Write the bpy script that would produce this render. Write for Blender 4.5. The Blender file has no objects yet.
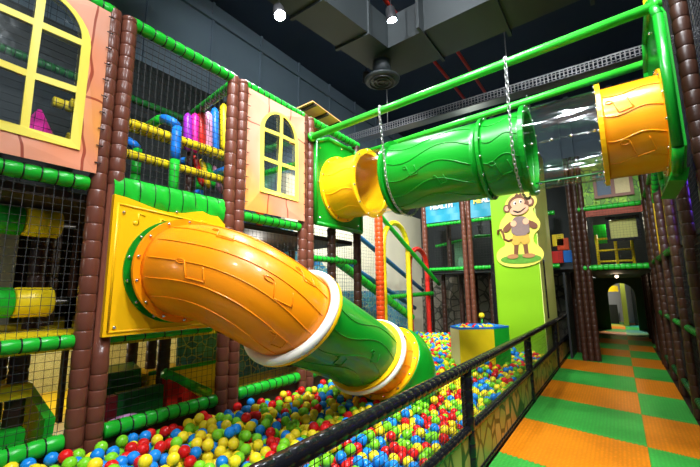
import bpy, bmesh, math, random
from mathutils import Vector, Matrix, Quaternion
from mathutils.noise import noise as mnoise
random.seed(7)
PI = math.pi
S = bpy.context.scene
C = S.collection
V = Vector

# ------------------------------------------------------------------ materials
MATS = {}
def mat(name, col, rough=.5, var=.0, nscale=6., bump=0., bscale=30., metal=0., coat=0., emit=None, estr=0., spec=.36):
    if name in MATS: return MATS[name]
    m = bpy.data.materials.new(name); m.use_nodes = True
    nt = m.node_tree; b = nt.nodes['Principled BSDF']
    b.inputs['Base Color'].default_value = (*col, 1)
    b.inputs['Roughness'].default_value = rough
    b.inputs['Metallic'].default_value = metal
    b.inputs['Coat Weight'].default_value = coat
    b.inputs['Coat Roughness'].default_value = .08
    b.inputs['Specular IOR Level'].default_value = spec
    if emit:
        b.inputs['Emission Color'].default_value = (*emit, 1); b.inputs['Emission Strength'].default_value = estr
    tc = nt.nodes.new('ShaderNodeTexCoord')
    nz = nt.nodes.new('ShaderNodeTexNoise'); nz.inputs['Scale'].default_value = nscale
    nz.inputs['Detail'].default_value = 4
    nt.links.new(tc.outputs['Object'], nz.inputs['Vector'])
    if var > 0:
        r = nt.nodes.new('ShaderNodeMix'); r.data_type = 'RGBA'
        r.inputs[6].default_value = (*[c*(1-var) for c in col], 1)
        r.inputs[7].default_value = (*[min(1, c*(1+var)) for c in col], 1)
        nt.links.new(nz.outputs['Fac'], r.inputs[0]); nt.links.new(r.outputs[2], b.inputs['Base Color'])
    if bump > 0:
        n2 = nt.nodes.new('ShaderNodeTexNoise'); n2.inputs['Scale'].default_value = bscale
        nt.links.new(tc.outputs['Object'], n2.inputs['Vector'])
        bp = nt.nodes.new('ShaderNodeBump'); bp.inputs['Strength'].default_value = bump; bp.inputs['Distance'].default_value = .02
        nt.links.new(n2.outputs['Fac'], bp.inputs['Height']); nt.links.new(bp.outputs['Normal'], b.inputs['Normal'])
    MATS[name] = m
    return m

def nodes_of(m):
    nt = m.node_tree
    return nt, nt.nodes['Principled BSDF'], (lambda t: nt.nodes.new(t)), (lambda a, b: nt.links.new(a, b))

def ramp(nt, stops):
    r = nt.nodes.new('ShaderNodeValToRGB'); e = r.color_ramp.elements
    while len(e) < len(stops): e.new(.5)
    for i, (p, c) in enumerate(stops):
        e[i].position = p; e[i].color = (*c, 1)
    return r

BROWN = mat('brown_vinyl', (.135, .042, .024), .3, .2, 5, .12, 14)
BROWN2 = mat('brown_vinyl_dark', (.040, .015, .008), .38, .2, 5, .12, 14)
GREEN = mat('green_vinyl', (.012, .42, .025), .28, .12, 6, .15, 12)
GPLAST = mat('green_plastic', (.004, .235, .012), .3, .08, 2, 0, 1, coat=.12)
GRAIL = mat('green_painted_steel', (.03, .50, .03), .28, .06, 3)
OPLAST = mat('orange_plastic', (.96, .285, .002), .33, .06, 1.5, 0, 1, coat=.15)
YPLAST = mat('yellow_plastic', (.95, .50, .005), .3, .05, 2, 0, 1, coat=.15)
PALEY = mat('pale_yellow_print', (.92, .76, .10), .4, .05, 4)
YVINYL = mat('yellow_vinyl', (.82, .60, .01), .35, .15, 6, .1, 12)
WHITE = mat('white_rubber', (.83, .80, .68), .35, .06, 4)
BLACK = mat('black_vinyl', (.007, .007, .009), .2, .2, 8, .12, 14)
NETB = mat('black_netting', (.012, .012, .012), .6)
NETG = mat('lit_black_netting', (.035, .035, .035), .6)  # black twine coloured greyer for the light falling on it
TIE = mat('black_cable_tie', (.006, .006, .006), .4)
STEEL = mat('galvanised_steel', (.45, .45, .46), .35, .15, 20, metal=.9)
CHROME = mat('steel_bolt', (.75, .75, .75), .22, metal=1)
BLUEV = mat('blue_vinyl', (.01, .17, .62), .3, .15, 6, .1, 12)
REDV = mat('red_vinyl', (.62, .02, .012), .35, .15, 6)
ORNV = mat('orange_red_vinyl', (.75, .07, .008), .35, .15, 6)
PURPV = mat('purple_vinyl', (.28, .02, .40), .35, .15, 6)
MAGV = mat('magenta_vinyl', (.75, .02, .32), .35, .1, 6)
PINKV = mat('pink_vinyl', (.80, .35, .55), .35, .1, 6)
LILAC = mat('lilac_foam', (.62, .30, .62), .5, .1, 6)
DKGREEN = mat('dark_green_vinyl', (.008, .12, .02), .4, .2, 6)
LIME = mat('lime_painted_board', (.23, .50, .010), .35, .05, 2)
LIMEP = mat('pale_lime_board', (.85, .92, .25), .4, .05, 2)  # pale lime, brightened because this side face stays unlit
DKRED = mat('dark_red_vinyl', (.17, .008, .012), .4, .2, 6)
CREAM = mat('cream_painted_wall', (.88, .80, .58), .7, .06, 2)
GREYW = mat('dark_blue_grey_wall', (.075, .105, .130), .75, .22, .9, .1, 20)
CEIL = mat('dark_blue_lit_ceiling', (.010, .020, .042), .8, .5, .5)  # dark ceiling; the blue light on it is put into the colour
DUCT = mat('dark_duct_sheet', (.028, .034, .036), .5, .2, 1.5, metal=.1)
REDP = mat('red_pipe_paint', (.42, .02, .01), .4, .1, 5)
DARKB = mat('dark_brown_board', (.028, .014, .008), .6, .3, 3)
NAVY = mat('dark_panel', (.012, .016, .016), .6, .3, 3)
PLY = mat('plywood', (.62, .33, .11), .55, .25, 9)
TEAL = mat('teal_vinyl_banner', (.012, .26, .38), .45, .12, 4, .25, 5)
BOARDY = mat('pale_yellow_board', (.80, .70, .10), .35, .05, 3)
FUR = mat('brown_fur_print', (.17, .055, .018), .5, .2, 8)
SKIN = mat('peach_print', (.80, .40, .22), .5, .08, 8)
VEST = mat('grey_brown_vest_print', (.23, .15, .13), .5, .15, 20)
KHAKI = mat('khaki_print', (.60, .36, .04), .5, .12, 20)
BOOT = mat('boot_print', (.42, .19, .06), .5, .12, 20)
EYEW = mat('white_print', (.85, .85, .80), .5)
PUPIL = mat('dark_print', (.02, .012, .008), .4)
GRASSP = mat('grass_print', (.10, .30, .02), .5, .3, 20)
LAMPB = mat('lamp_body', (.02, .02, .022), .4)
LAMPE = mat('lamp_lens', (1, 1, 1), .3, emit=(.80, .92, 1), estr=60)
YTEXT = mat('yellow_letter', (.85, .62, .05), .5)
WTEXT = mat('white_letter', (.9, .92, .92), .5)
SKIRT = mat('dark_skirt_vinyl', (.07, .040, .018), .5, .35, 3)
GREYPAD = mat('grey_white_mesh_fabric', (.50, .52, .48), .7, .15, 30)
ORSH = mat('orange_board', (.75, .22, .02), .5, .2, 5)

def mural_mat(name, a, b, c, line, scale=1.):
    m = mat(name, a, .33); nt, bs, N, L = nodes_of(m)
    tc = N('ShaderNodeTexCoord'); mp = N('ShaderNodeMapping'); mp.inputs['Scale'].default_value = (scale, scale, scale)
    L(tc.outputs['Object'], mp.inputs['Vector'])
    n1 = N('ShaderNodeTexNoise'); n1.inputs['Scale'].default_value = 1.1; n1.inputs['Detail'].default_value = 2
    L(mp.outputs[0], n1.inputs['Vector'])
    r1 = ramp(nt, [(.36, a), (.5, b), (.64, c)]); L(n1.outputs['Fac'], r1.inputs['Fac'])
    vr = N('ShaderNodeTexBrick'); vr.inputs['Scale'].default_value = 1.0
    vr.offset = .37; vr.inputs['Brick Width'].default_value = .85; vr.inputs['Row Height'].default_value = .24
    vr.inputs['Mortar Size'].default_value = .007; vr.inputs['Mortar Smooth'].default_value = .3
    vr.inputs['Color1'].default_value = (1, 1, 1, 1); vr.inputs['Color2'].default_value = (.80, .80, .80, 1); vr.inputs['Mortar'].default_value = (*line, 1)
    n2 = N('ShaderNodeTexNoise'); n2.inputs['Scale'].default_value = 1.7
    L(mp.outputs[0], n2.inputs['Vector'])
    mx = N('ShaderNodeMix'); mx.data_type = 'VECTOR'; mx.inputs[0].default_value = .22
    sw = N('ShaderNodeSeparateXYZ'); cb = N('ShaderNodeCombineXYZ'); L(mp.outputs[0], sw.inputs[0])
    L(sw.outputs['Z'], cb.inputs['X']); L(sw.outputs['Y'], cb.inputs['Y'])
    L(cb.outputs[0], mx.inputs[4]); L(n2.outputs['Color'], mx.inputs[5]); L(mx.outputs[1], vr.inputs['Vector'])
    mu = N('ShaderNodeMix'); mu.data_type = 'RGBA'; mu.blend_type = 'MULTIPLY'; mu.inputs[0].default_value = 1
    L(r1.outputs['Color'], mu.inputs[6]); L(vr.outputs['Color'], mu.inputs[7]); L(mu.outputs[2], bs.inputs['Base Color'])
    n3 = N('ShaderNodeTexNoise'); n3.inputs['Scale'].default_value = 2.5; L(mp.outputs[0], n3.inputs['Vector'])
    bp = N('ShaderNodeBump'); bp.inputs['Strength'].default_value = .5; bp.inputs['Distance'].default_value = .05
    L(n3.outputs['Fac'], bp.inputs['Height']); L(bp.outputs['Normal'], bs.inputs['Normal'])
    return m
MURAL = mural_mat('pink_orange_plank_print', (.78, .36, .24), (.85, .30, .15), (.90, .36, .08), (.42, .20, .17))
MURAL2 = mural_mat('orange_plank_print', (.85, .30, .05), (.95, .42, .03), (.80, .22, .03), (.5, .12, .03))
BROWNP = mural_mat('brown_orange_bark_print', (.20, .09, .03), (.30, .13, .03), (.16, .06, .02), (.3, .3, .3), 2.2)

def cell_mat(name, cols, line, scale, width=.06, rough=.4, stretch=(1, 1, 1)):
    m = mat(name, cols[0], rough); nt, bs, N, L = nodes_of(m)
    tc = N('ShaderNodeTexCoord'); mp = N('ShaderNodeMapping'); mp.inputs['Scale'].default_value = stretch
    L(tc.outputs['Object'], mp.inputs['Vector'])
    v1 = N('ShaderNodeTexVoronoi'); v1.inputs['Scale'].default_value = scale; L(mp.outputs[0], v1.inputs['Vector'])
    v2 = N('ShaderNodeTexVoronoi'); v2.feature = 'DISTANCE_TO_EDGE'; v2.inputs['Scale'].default_value = scale; L(mp.outputs[0], v2.inputs['Vector'])
    sp = N('ShaderNodeSeparateColor'); L(v1.outputs['Color'], sp.inputs[0])
    r1 = ramp(nt, [(i/max(1, len(cols)-1), c) for i, c in enumerate(cols)]); L(sp.outputs[0], r1.inputs['Fac'])
    r2 = ramp(nt, [(0, (0, 0, 0)), (width, (0, 0, 0)), (width*1.6, (1, 1, 1))]); L(v2.outputs['Distance'], r2.inputs['Fac'])
    mx = N('ShaderNodeMix'); mx.data_type = 'RGBA'; L(r2.outputs['Color'], mx.inputs[0])
    mx.inputs[6].default_value = (*line, 1); L(r1.outputs['Color'], mx.inputs[7]); L(mx.outputs[2], bs.inputs['Base Color'])
    return m
STONEP = cell_mat('green_brown_stone_print', [(.26, .28, .05), (.40, .34, .08), (.48, .26, .07), (.22, .34, .05)], (.035, .055, .012), 5.5, .05, .4, (1, 1, .62))
WATERP = cell_mat('blue_water_print', [(.02, .12, .35), (.05, .30, .50), (.12, .42, .50), (.03, .18, .42)], (.45, .55, .35), 9, .035)
LEAFP = cell_mat('green_leaf_print', [(.08, .26, .01), (.25, .50, .02), (.14, .38, .01), (.40, .60, .05)], (.03, .10, .005), 9, .03, .5, (1, 1, .6))
GREYST = cell_mat('grey_stone_print', [(.12, .11, .09), (.20, .17, .13), (.14, .14, .10)], (.03, .03, .02), 4, .05)
WEAVE = cell_mat('cream_speckled_print', [(.42, .44, .22), (.62, .62, .36), (.50, .46, .25)], (.34, .34, .16), 60, .04, .7)

def mat_floor(name, col):
    m = mat(name, col, .38); nt, bs, N, L = nodes_of(m)
    tc = N('ShaderNodeTexCoord')
    v = N('ShaderNodeTexVoronoi'); v.inputs['Scale'].default_value = 30; v.inputs['Randomness'].default_value = .15
    L(tc.outputs['Object'], v.inputs['Vector'])
    r = ramp(nt, [(.0, tuple(min(1, c*1.12) for c in col)), (.35, col), (.62, tuple(c*.62 for c in col))]); L(v.outputs['Distance'], r.inputs['Fac']); L(r.outputs['Color'], bs.inputs['Base Color'])  # bump shading put into the colour: lighter tops, darker gaps
    bp = N('ShaderNodeBump'); bp.invert = True; bp.inputs['Strength'].default_value = .6; bp.inputs['Distance'].default_value = .006
    L(v.outputs['Distance'], bp.inputs['Height']); L(bp.outputs['Normal'], bs.inputs['Normal'])
    return m
MATO = mat_floor('orange_foam', (.92, .27, .006))
MATG = mat_floor('green_foam', (.055, .50, .065))
MATY = mat_floor('yellow_foam', (.72, .66, .10))
MATC = mat_floor('turquoise_foam', (.03, .42, .36))

def clear_mat(name='clear_acrylic', b0=.035, bs=.6):
    m = bpy.data.materials.new(name); m.use_nodes = True; nt = m.node_tree; nt.nodes.clear()
    o = nt.nodes.new('ShaderNodeOutputMaterial'); mx = nt.nodes.new('ShaderNodeMixShader')
    t = nt.nodes.new('ShaderNodeBsdfTransparent'); t.inputs[0].default_value = (.97, .985, .98, 1)
    g = nt.nodes.new('ShaderNodeBsdfGlossy'); g.inputs['Roughness'].default_value = .08
    g.inputs['Color'].default_value = (.95, 1, 1, 1)
    lw = nt.nodes.new('ShaderNodeLayerWeight'); lw.inputs['Blend'].default_value = .5
    r = ramp(nt, [(0, (b0, b0, b0)), (.5, (b0*1.6, b0*1.6, b0*1.6)), (1, (.65, .65, .65))])
    nz = nt.nodes.new('ShaderNodeTexNoise'); nz.inputs['Scale'].default_value = 3.; tc = nt.nodes.new('ShaderNodeTexCoord')
    mp = nt.nodes.new('ShaderNodeMapping'); mp.inputs['Scale'].default_value = (.6, 3, 3)
    nt.links.new(tc.outputs['Object'], mp.inputs['Vector']); nt.links.new(mp.outputs[0], nz.inputs['Vector'])
    bp = nt.nodes.new('ShaderNodeBump'); bp.inputs['Strength'].default_value = bs; bp.inputs['Distance'].default_value = .03
    nt.links.new(nz.outputs['Fac'], bp.inputs['Height']); nt.links.new(bp.outputs['Normal'], g.inputs['Normal'])
    nt.links.new(lw.outputs['Facing'], r.inputs['Fac'])
    nt.links.new(r.outputs['Color'], mx.inputs[0]); nt.links.new(t.outputs[0], mx.inputs[1]); nt.links.new(g.outputs[0], mx.inputs[2])
    nt.links.new(mx.outputs[0], o.inputs['Surface'])
    return m
CLEAR = clear_mat()
PANE = clear_mat('clear_vinyl', .06, .08)

# ------------------------------------------------------------------ mesh collector
def wloc(o):
    p = V((0, 0, 0))
    while o: p += o.location; o = o.parent
    return p
class MB:
    def __init__(s): s.v = []; s.f = []; s.mi = []; s.sm = []
    def add(s, vs, fs, mi=0, smooth=False):
        n = len(s.v); s.v += [tuple(p) for p in vs]
        for f in fs: s.f.append(tuple(i+n for i in f)); s.mi.append(mi); s.sm.append(smooth)
        return s
    def box(s, lo, hi, mi=0):
        x0, y0, z0 = lo; x1, y1, z1 = hi
        return s.add([(x0,y0,z0),(x1,y0,z0),(x1,y1,z0),(x0,y1,z0),(x0,y0,z1),(x1,y0,z1),(x1,y1,z1),(x0,y1,z1)],
                     [(0,3,2,1),(4,5,6,7),(0,1,5,4),(1,2,6,5),(2,3,7,6),(3,0,4,7)], mi)
    def rbox(s, lo, hi, b=.02, mi=0):
        bm = bmesh.new(); bmesh.ops.create_cube(bm, size=1)
        for v in bm.verts: v.co = V([lo[i]+(v.co[i]+.5)*(hi[i]-lo[i]) for i in range(3)])
        bmesh.ops.bevel(bm, geom=bm.edges[:], offset=b, segments=2, affect='EDGES', profile=.6)
        bm.verts.index_update(); s.add([v.co[:] for v in bm.verts], [[v.index for v in f.verts] for f in bm.faces], mi, False); bm.free(); return s
    def xform(s, M):
        s.v = [tuple(M @ V(p)) for p in s.v]; return s
    def sweep(s, pts, r, seg=16, closed=False, caps=True, mi=0, smooth=True, inner=None, norms=None):
        pts = [V(p) for p in pts]; n = len(pts)
        rs = r if isinstance(r, (list, tuple)) else [r]*n
        fr = frames(pts, closed, norms)
        def ring(rr):
            vs = []
            for i in range(n):
                a, b = fr[i]
                for k in range(seg):
                    t = 2*PI*k/seg; vs.append(pts[i]+(a*math.cos(t)+b*math.sin(t))*rr[i])
            return vs
        m = n if closed else n-1
        def quads(off, flip):
            q = []
            for i in range(m):
                for k in range(seg):
                    a = off+i*seg+k; b = off+i*seg+(k+1) % seg; c = off+((i+1) % n)*seg+(k+1) % seg; d = off+((i+1) % n)*seg+k
                    q.append((a, d, c, b) if flip else (a, b, c, d))
            return q
        vs = ring(rs); fs = quads(0, False)
        if inner is not None:
            off = len(vs); vs += ring([x-inner for x in rs]); fs += quads(off, True)
            for i in (0, n-1):
                for k in range(seg):
                    a = i*seg+k; b = i*seg+(k+1) % seg
                    q = (a, b, off+b, off+a)
                    fs.append(q if i else q[::-1])
        elif caps and not closed:
            fs.append(tuple(range(seg-1, -1, -1))); fs.append(tuple((n-1)*seg+k for k in range(seg)))
        return s.add(vs, fs, mi, smooth)
    def cyl(s, a, b, r, seg=12, mi=0, caps=True): return s.sweep([a, b], r, seg, False, caps, mi)
    def ball(s, c, r, sx=1, sy=1, sz=1, mi=0, sub=2):
        bm = bmesh.new(); bmesh.ops.create_icosphere(bm, subdivisions=sub, radius=r)
        bm.verts.index_update()
        s.add([(c[0]+v.co.x*sx, c[1]+v.co.y*sy, c[2]+v.co.z*sz) for v in bm.verts], [[v.index for v in f.verts] for f in bm.faces], mi, True); bm.free(); return s
    def plate(s, outer, holes=(), thick=.02, place=None, mi=0):
        """flat plate from 2-D loops; place(u,v,w) gives the 3-D point, w is the depth"""
        bm = bmesh.new(); loops = [outer]+list(holes); es = []
        for lp in loops:
            vs = [bm.verts.new((p[0], p[1], 0)) for p in lp]
            es += [bm.edges.new((vs[i], vs[(i+1) % len(vs)])) for i in range(len(vs))]
        bmesh.ops.triangle_fill(bm, use_beauty=True, use_dissolve=False, edges=es)
        bm.verts.index_update(); bm.faces.ensure_lookup_table()
        base = [(v.co.x, v.co.y) for v in bm.verts]; tri = [[v.index for v in f.verts] for f in bm.faces]
        bd = [[v.index for v in e.verts] for e in bm.edges if len(e.link_faces) == 1]
        bm.free(); n = len(base)
        vs = [place(u, v, 0) for u, v in base]+[place(u, v, thick) for u, v in base]
        fs = [tuple(t) for t in tri]+[tuple(i+n for i in reversed(t)) for t in tri]+[(a, b, b+n, a+n) for a, b in bd]
        return s.add(vs, fs, mi, False)
    def build(s, name, mats, parent=None):
        me = bpy.data.meshes.new(name); me.from_pydata(s.v, [], s.f)
        for m in (mats if isinstance(mats, (list, tuple)) else [mats]): me.materials.append(m)
        me.polygons.foreach_set('use_smooth', s.sm); me.polygons.foreach_set('material_index', s.mi)
        bm = bmesh.new(); bm.from_mesh(me); bmesh.ops.recalc_face_normals(bm, faces=bm.faces); bm.to_mesh(me); bm.free()
        me.update()
        o = bpy.data.objects.new(name, me); C.objects.link(o)
        if parent:
            o.parent = parent; bpy_loc = wloc(parent)
            if bpy_loc.length > 0: me.transform(Matrix.Translation(-bpy_loc))
        return o

def frames(pts, closed=False, norms=None):
    n = len(pts); T = []
    for i in range(n):
        if norms: T.append(V(norms[i]).normalized()); continue
        if closed: t = pts[(i+1) % n]-pts[(i-1) % n]
        else: t = pts[min(i+1, n-1)]-pts[max(i-1, 0)]
        T.append(t.normalized())
    up = V((0, 0, 1)) if abs(T[0].z) < .9 else V((0, 1, 0))
    a = T[0].cross(up).normalized(); out = []
    for i in range(n):
        if i:
            q = T[i-1].rotation_difference(T[i]); a = q @ a
            a = (a-T[i]*a.dot(T[i])).normalized()
        out.append((a, T[i].cross(a)))
    return out

def tag(o, label=None, cat=None, group=None, kind=None):
    if label: o['label'] = label
    if cat: o['category'] = cat
    if group: o['group'] = group
    if kind: o['kind'] = kind
    return o
def empty(name, loc, label, cat, group=None):
    o = bpy.data.objects.new(name, None); C.objects.link(o); o.location = loc; o.empty_display_size = .1
    return tag(o, label, cat, group)
def struct(name, mb, m): return tag(mb.build(name, m), kind='structure')

# ------------------------------------------------------------------ builders
def post_mb(x, y, z0, z1, r=.056, rib=.125, amp=.003, phase=0., smooth_from=None):
    m = MB(); pts = []; rs = []; z = z0; k = 0
    plain = smooth_from
    while z < z1-.001:
        h = min(rib, z1-z)
        if plain and plain[0] < z+h/2 < plain[1]:
            prof = [(0, r*.98), (h, r*.98)]
        else:
            prof = [(0, r*.93), (.004, r*.99), (.012, r+amp*.5), (h*.5, r+amp), (h-.012, r+amp*.5), (h-.004, r*.99)]
        for dz, rr in prof:
            pts.append((x, y, z+dz)); rs.append(rr)
        z += h; k += 1
    pts.append((x, y, z1)); rs.append(r*.7)
    m.sweep(pts, rs, 14)
    return m
def post(x, y, z0, z1, label, r=.056, rib=.125, m=None, **kw):
    name = 'padded_post'
    return tag(post_mb(x, y, z0, z1, r, rib, **kw).build(name, m or BROWN), label, 'post')

def beam(a, b, label, r=.05, m=None, ties=.09, name='padded_beam', sub=TIE, amp=.004):
    a = V(a); b = V(b); L = (b-a).length; d = (b-a)/L
    n = max(1, round(L/ties)) if ties else 1
    e = empty(name, a, label, 'beam')
    pts = []; rs = []
    for i in range(n):
        for f, rr in ((0, r*.97), (.06, r+amp*.2), (.5, r+amp), (.94, r+amp*.2)):
            pts.append(a+d*(L*(i+f)/n)); rs.append(rr)
    pts.append(b); rs.append(r*.95)
    MB().sweep(pts, rs, 14).build('padding', m or GREEN, e)
    if ties:
        t = MB()
        rnd = random.Random(int(L*1000))
        for i in range(1, n):
            c = a+d*(L*i/n+rnd.uniform(-.008, .008))
            t.sweep([c-d*.004, c+d*.004], r+.0045, 12)
            f = frames([c-d, c+d])[0]; an = rnd.uniform(0, 6.28)
            q = (f[0]*math.cos(an)+f[1]*math.sin(an))
            t.sweep([c+q*r, c+q*(r+.022)], .003, 4)
        t.build('cable_ties', sub, e)
    return e

def net_mb(o, u, v, step=.052, r=.0019, sag=0., seed=0):
    """grid of twine: o corner, u and v the two side vectors"""
    o = V(o); u = V(u); v = V(v); m = MB(); nu = max(2, round(u.length/step)); nv = max(2, round(v.length/step))
    w = u.cross(v).normalized(); rnd = random.Random(seed)
    ph = rnd.uniform(0, 6)
    def P(a, b):
        s = sag*math.sin(PI*min(max(a, 0), 1))*math.sin(PI*min(max(b, 0), 1))
        q = .012*math.sin(7*a+ph+2.3*b)*math.sin(PI*b)
        return o+u*a+v*b+w*(s)+u.normalized()*q*.6
    k = 5
    for i in range(nu+1):
        m.sweep([P(i/nu, j/k) for j in range(k+1)], r, 3, smooth=False, caps=False)
    for j in range(nv+1):
        m.sweep([P(i/k, j/nv) for i in range(k+1)], r, 3, smooth=False, caps=False)
    return m
def net(o, u, v, label, m=None, **kw):
    return tag(net_mb(o, u, v, **kw).build('safety_net', m or NETB), label, 'net')

def bolt_mesh():
    if 'bolt' not in bpy.data.meshes:
        m = MB(); m.sweep([(0, 0, 0), (0, 0, .006), (0, 0, .012), (0, 0, .015)], [.013, .013, .009, .003], 10)
        me = bpy.data.meshes.new('bolt'); me.from_pydata(m.v, [], m.f); me.materials.append(CHROME)
        me.polygons.foreach_set('use_smooth', [True]*len(m.f)); me.update()
    return bpy.data.meshes['bolt']
def bolt(p, n, parent):
    o = bpy.data.objects.new('bolt', bolt_mesh()); C.objects.link(o); o.parent = parent
    o.location = V(p)-wloc(parent); o.rotation_mode = 'QUATERNION'
    o.rotation_quaternion = V((0, 0, 1)).rotation_difference(V(n).normalized())
    return o

def bez(p0, p1, p2, p3, n):
    p0, p1, p2, p3 = map(V, (p0, p1, p2, p3)); out = []
    for i in range(n+1):
        t = i/n; out.append(p0*(1-t)**3+p1*3*t*(1-t)**2+p2*3*t*t*(1-t)+p3*t**3)
    return out
def lerp_pts(a, b, n): a = V(a); b = V(b); return [a+(b-a)*(i/n) for i in range(n+1)]

def nlerp(a, b, n): a = V(a).normalized(); b = V(b).normalized(); return [a.lerp(b, i/n).normalized() for i in range(n+1)]
def surf_fn(pts, rs, norms=None):
    pts = [V(p) for p in pts]; fr = frames(pts, norms=norms); n = len(pts)
    def f(s, th, dr=0.):
        x = max(0, min(s, 1))*(n-1); i = min(int(x), n-2); t = x-i
        p = pts[i].lerp(pts[i+1], t); a = fr[i][0].lerp(fr[i+1][0], t).normalized(); b = fr[i][1].lerp(fr[i+1][1], t).normalized()
        rr = rs[i]*(1-t)+rs[i+1]*t+dr
        return p+(a*math.cos(th)+b*math.sin(th))*rr
    return f
def reliefs(mb, f, thetas, wav=.12, notes=(), L=1., r=.0065, s0=.05, s1=.95):
    for k, th in enumerate(thetas):
        mb.sweep([f(s0+(s1-s0)*i/24, th+wav*math.sin(2*PI*(i/24)+k*.35), .002) for i in range(25)], r, 6)
    for (s, th, sc) in notes:
        ds = .10*sc/L; dt = .22*sc
        a = [(s, th), (s+ds*.25, th+dt)]; b = [(s+ds*.25, th+dt), (s+ds, th+dt*.8)]; c = [(s+ds, th+dt*.8), (s+ds*.75, th-dt*.1)]
        for seg_ in (a, b, c): mb.sweep([f(seg_[0][0]+(seg_[1][0]-seg_[0][0])*i/5, seg_[0][1]+(seg_[1][1]-seg_[0][1])*i/5, .003) for i in range(6)], r, 6)
        mb.sweep([f(s-ds*.2*(1-math.cos(t))/1, th+dt*.16*math.sin(t), .003) for t in [j*2*PI/8 for j in range(8)]], r, 6, closed=True)
def flange(center, axis, r0, r1, w, m, parent, nb=12, bolts=True, name='flange', side=1, ph=0.):
    c = V(center); ax = V(axis).normalized(); fr = frames([c-ax, c+ax])[0]; seg = 48; mb = MB(); vs = []
    prof = [(r0, -w/2), (r1, -w/2), (r1, w/2), (r0, w/2)]
    for k in range(seg):
        t = 2*PI*k/seg; q = fr[0]*math.cos(t)+fr[1]*math.sin(t)
        for rr, h in prof: vs.append(c+q*rr+ax*h)
    fs = []
    for k in range(seg):
        for j in range(4): fs.append((k*4+j, k*4+(j+1) % 4, ((k+1) % seg)*4+(j+1) % 4, ((k+1) % seg)*4+j))
    mb.add(vs, fs, 0, False); o = mb.build(name, m, parent)
    if bolts:
        for k in range(nb):
            t = 2*PI*(k+.5)/nb+ph; q = fr[0]*math.cos(t)+fr[1]*math.sin(t)
            bolt(c+q*(r1-.022)+ax*side*w/2, ax*side, o)
    return o

FX = -3.05     # play-frame front line beside the ball pit
RX = .62       # play-frame line on the other side of the corridor

# ------------------------------------------------------------------ setting
struct('floor', MB().box((-9, -4, -.12), (5, 27, -.005)), DARKB)
struct('ceiling', MB().box((-9, -4, 7.3), (5, 27, 7.45)), CEIL)
m = MB().box((-6.3, -4, 0), (-6.12, 27, 7.3))
y = -3.6
while y < 27:
    m.box((-6.12, y, 0), (-6.08, y+.05, 7.3)); y += 1.25
m.box((-6.12, -4, 6.9), (-6.06, 27, 7.0))
struct('wall_left', m, GREYW)
m = MB().box((-9, 26.8, 0), (5, 27, 7.3)); struct('wall_back', m, GREYW)
m = MB().box((-6.1, 12.6, 3.2), (5, 12.8, 7.3))
for k, x in enumerate([-5.2, -4.1, -3.0, -1.9, -.8, .3, 1.4, 2.5]):
    m.box((x, 12.5, 3.2), (x+.12, 12.6, 7.3))
    if k % 2: m.box((x+.3, 12.54, 5.2), (x+.9, 12.6, 7.3))
struct('wall_upper_back', m, GREYW)
struct('wall_cream', MB().box((-5.4, 5.2, 0), (-5.28, 13.2, 3.9)), CREAM)

# ducts, pipes and tray under the ceiling
def quadbox(b0, b1, b2, b3, h):
    z = V((0, 0, h)); p = [V(q) for q in (b0, b1, b2, b3)]
    return MB().add([*p, *[q+z for q in p]], [(0,1,2,3),(7,6,5,4),(0,4,5,1),(1,5,6,2),(2,6,7,3),(3,7,4,0)])
d = empty('air_duct', (-3, 4, 5.5), 'long dark sheet-metal air duct turning a corner under the ceiling', 'duct')
quadbox((-3.83, 1.0, 5.5), (-3.30, .96, 5.5), (-2.72, 5.05, 5.5), (-3.33, 5.1, 5.5), .55).build('duct_run', DUCT, d)
quadbox((-3.34, 5.1, 5.5), (-2.72, 5.0, 5.5), (3.4, 4.75, 5.5), (3.4, 5.5, 5.5), .55).build('duct_run', DUCT, d)
quadbox((-3.34, 5.1, 5.5), (3.4, 5.5, 5.5), (3.4, 5.52, 5.5), (-3.2, 5.86, 5.5), .55).build('duct_run', DUCT, d)
for (p, q) in [((-3.64, 2.6), (-3.08, 2.56)), ((-3.52, 3.55), (-2.94, 3.52)), ((-3.41, 4.5), (-2.80, 4.48))]:
    MB().box((p[0]-.03, p[1]-.025, 5.46), (q[0]+.03, p[1]+.025, 6.08)).build('duct_joint', DUCT, d)
for x in (-2.1, -1.0, .1, 1.2):
    MB().box((x-.025, 4.8, 5.46), (x+.025, 5.86, 6.08)).build('duct_joint', DUCT, d)
d = empty('ceiling_diffuser', (-2.95, 5.5, 5.3), 'round dark ceiling air diffuser hanging under the duct corner', 'air vent')
c = V((-3.02, 5.28, 5.12))
MB().sweep([c+V((0, 0, z)) for z in (0, .02, .05, .09)], [.25, .30, .31, .25], 36).build('diffuser_dish', DUCT, d)
for rr in (.08, .15, .22):
    MB().sweep([c+V((rr*math.cos(t), rr*math.sin(t), -.012)) for t in [k*2*PI/32 for k in range(32)]], .012, 6, closed=True).build('diffuser_ring', LAMPB, d)
MB().cyl(c+V((0, 0, .08)), c+V((0, 0, .45)), .16, 20).build('duct_neck', DUCT, d)
for i, (x, lab) in enumerate([(-2.62, 'left of the two red sprinkler pipes crossing under the ceiling'), (-2.1, 'right of the two red sprinkler pipes crossing under the ceiling')]):
    tag(MB().cyl((x-.1, 1, 6.35), (x-.12, 9, 6.35), .035, 10).build('red_pipe', REDP), lab, 'pipe')
tr = empty('cable_tray', (-5, 8, 5.6), 'perforated grey metal cable tray spanning the hall behind the green tube', 'cable tray')
m = MB(); m.box((-6.0, 8, 5.60), (3, 8.02, 5.62)).box((-6.0, 8, 5.78), (3, 8.02, 5.80)).box((-6, 8, 5.60), (3, 8.3, 5.605))
m.build('tray_rails', STEEL, tr)
m = MB(); x = -6.0
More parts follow.
